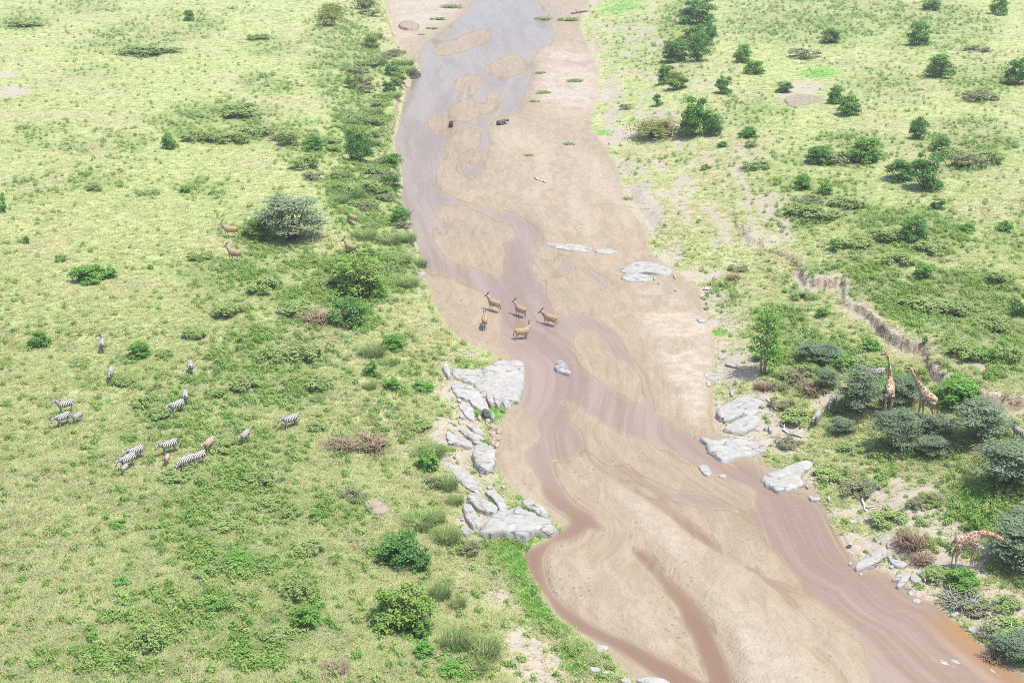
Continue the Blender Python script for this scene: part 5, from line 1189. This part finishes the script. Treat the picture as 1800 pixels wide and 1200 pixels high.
animal('eland', eland('low'), 966, 574, (-1, -.3), 'eland antelope with lowered head, closest to the grey midstream rock', 1.05, EG, .0)
animal('eland', eland('turn'), 919, 598, (1, -.08), 'eland antelope turned the opposite way with its reflection below it', 1.0, EG, .0)
animal('eland', eland('low'), 852, 577, (-.02, -1), 'eland antelope seen from behind at the edge of the sand spit', 1.0, EG, .0)
animal('eland', eland('walk'), 405, 417, (-1, -.05), 'tan eland walking off, upper of two left of the big acacia'.replace(' left of', ' leaving'), 1.05, EL)
animal('eland', eland('walk'), 412, 459, (-1, -.18), 'orange-tan eland striding, lower of two leaving the big acacia', 1.05, EL)
animal('eland', eland('walk'), 616, 448, (-1, -.28), 'grey-necked eland behind the yellow-green shrub', 1.05, EL)
animal('eland', eland('graze'), 620, 394, (-.9, -.35), 'eland grazing head down among the bank bushes', .95, EL)
animal('buffalo', buffalo('stand'), 793, 223, (.35, -.5), 'black buffalo standing in the shallow water', .9, 'buffaloes at the upper river', .35)
animal('buffalo', buffalo('lie'), 882, 219, (1, -.16), 'dusty grey buffalo lying on the sand bar edge', 1.0, 'buffaloes at the upper river', .05)

# ------------------------------------------------------------------ plant labels: told apart by size and by the nearest landmark
LM = [('the standing buffalo',793,222),('the lying buffalo',882,218),('the big acacia',512,430),('the two antelopes leaving the acacia',405,440),('the yellow-green shrub',628,530),('the wading antelopes',852,570),('the granite dome',860,690),('the egg boulder',851,820),('the lower outcrop',900,930),('the big round shrub',706,1120),('the lone last zebra',511,750),('the three leading zebras',228,822),('the zebra trio with foal',118,740),('the tight zebra cluster',312,815),('the farthest zebra',181,616),('the zebra in deep herbs',336,655),('the zebra pair with one from behind',318,720),('the lone open-grass shrub',155,500),('the long scrub patch',410,240),('the mud wallow',25,190),('the far palm thicket',578,48),('the bank crest bush',632,286),('the grazing bank antelope',620,392),('the slope palm thicket',1152,248),('the far crest bush line',1205,100),('the tall palm-side bush',1224,240),('the bare earth mound',1412,180),('the round plain bush',1628,336),('the rust-stained slab',1140,475),('the young tree',1343,656),('the gully head',1345,400),('the gully middle',1540,530),('the gully end',1660,650),('the upright giraffe',1559,725),('the level-headed giraffe',1626,738),('the feeding giraffe',1693,998),('the shore zebra pair',1445,735),('the three shore slabs',1300,750),('the half-drowned boulder',1385,845),('the white rock heap',1540,985),('the amber shallows',1730,1150),('the feeding acacia',1790,1020),('the crumbling mound',662,893),('the dry brush above the mound',620,800),('the far driftwood trunk',1018,24),('the far white sand',760,40),('the bend of the trail',470,920),('the upper sand bar driftwood',950,318),('the far sand patch',1000,140),('the far plain corner',1755,40),('the near grass corner',300,1130),('the plain scrub field',1450,380),('the plain edge',1760,600),('the far grass hollow',240,90)]
LW = [(n_, *place(u, v)[:2]) for n_, u, v in LM]
def size_word(w): return 'tiny' if w < 1.1 else 'small' if w < 1.9 else 'medium' if w < 2.9 else 'wide' if w < 4.2 else 'very wide'
seen = {}
for root, key, ar, lab, x, y, w in plants:
    if lab: continue
    dd_ = sorted((math.hypot(x - a, (y - b) * .8), n_) for n_, a, b in LW)
    near = 'right by' if dd_[0][0] < 4.5 else 'near' if dd_[0][0] < 13 else 'well away from'
    look = PLOOK[key].replace('small ', '')
    l1 = f'{size_word(w)} {look} {near} {dd_[0][1]}'
    seen.setdefault(l1, []).append((root, dd_))
for l1, lst in seen.items():
    sub = {}
    for root, dd_ in lst: sub.setdefault(f'{l1}, towards {dd_[1][1]}' if len(lst) > 1 else l1, []).append(root)
    for l2, rr in sub.items():
        if len(l2.split()) > 16: l2 = l1 if len(sub) == 1 else ' '.join(l2.split()[:16])
        for q in rr:
            q['label'] = l2
            if len(rr) > 1: q['group'] = l2

# ------------------------------------------------------------------ the bright midday air
def haze():
    m, nt, L = newmat('haze_air')
    v = N(nt, 'ShaderNodeVolumePrincipled'); v.inputs['Color'].default_value = (.95, .96, .97, 1); v.inputs['Density'].default_value = HAZE
    v.inputs['Anisotropy'].default_value = .2
    L.new(v.outputs[0], N(nt, 'ShaderNodeOutputMaterial').inputs['Volume'])
    x0, x1, y0, y1, z0, z1 = -6500, 6500, -900, 4700, float(TZ.min()) - 1, CAMH + 3
    Vb = [(x, y, z) for z in (z0, z1) for y in (y0, y1) for x in (x0, x1)]
    Fb = [(0, 2, 3, 1), (4, 5, 7, 6), (0, 1, 5, 4), (2, 6, 7, 3), (0, 4, 6, 2), (1, 3, 7, 5)]
    tag(link('haze', mesh_np('haze', Vb, np.array(Fb), m)), 'thin bright midday haze over the whole valley', 'haze', kind='stuff')
haze()
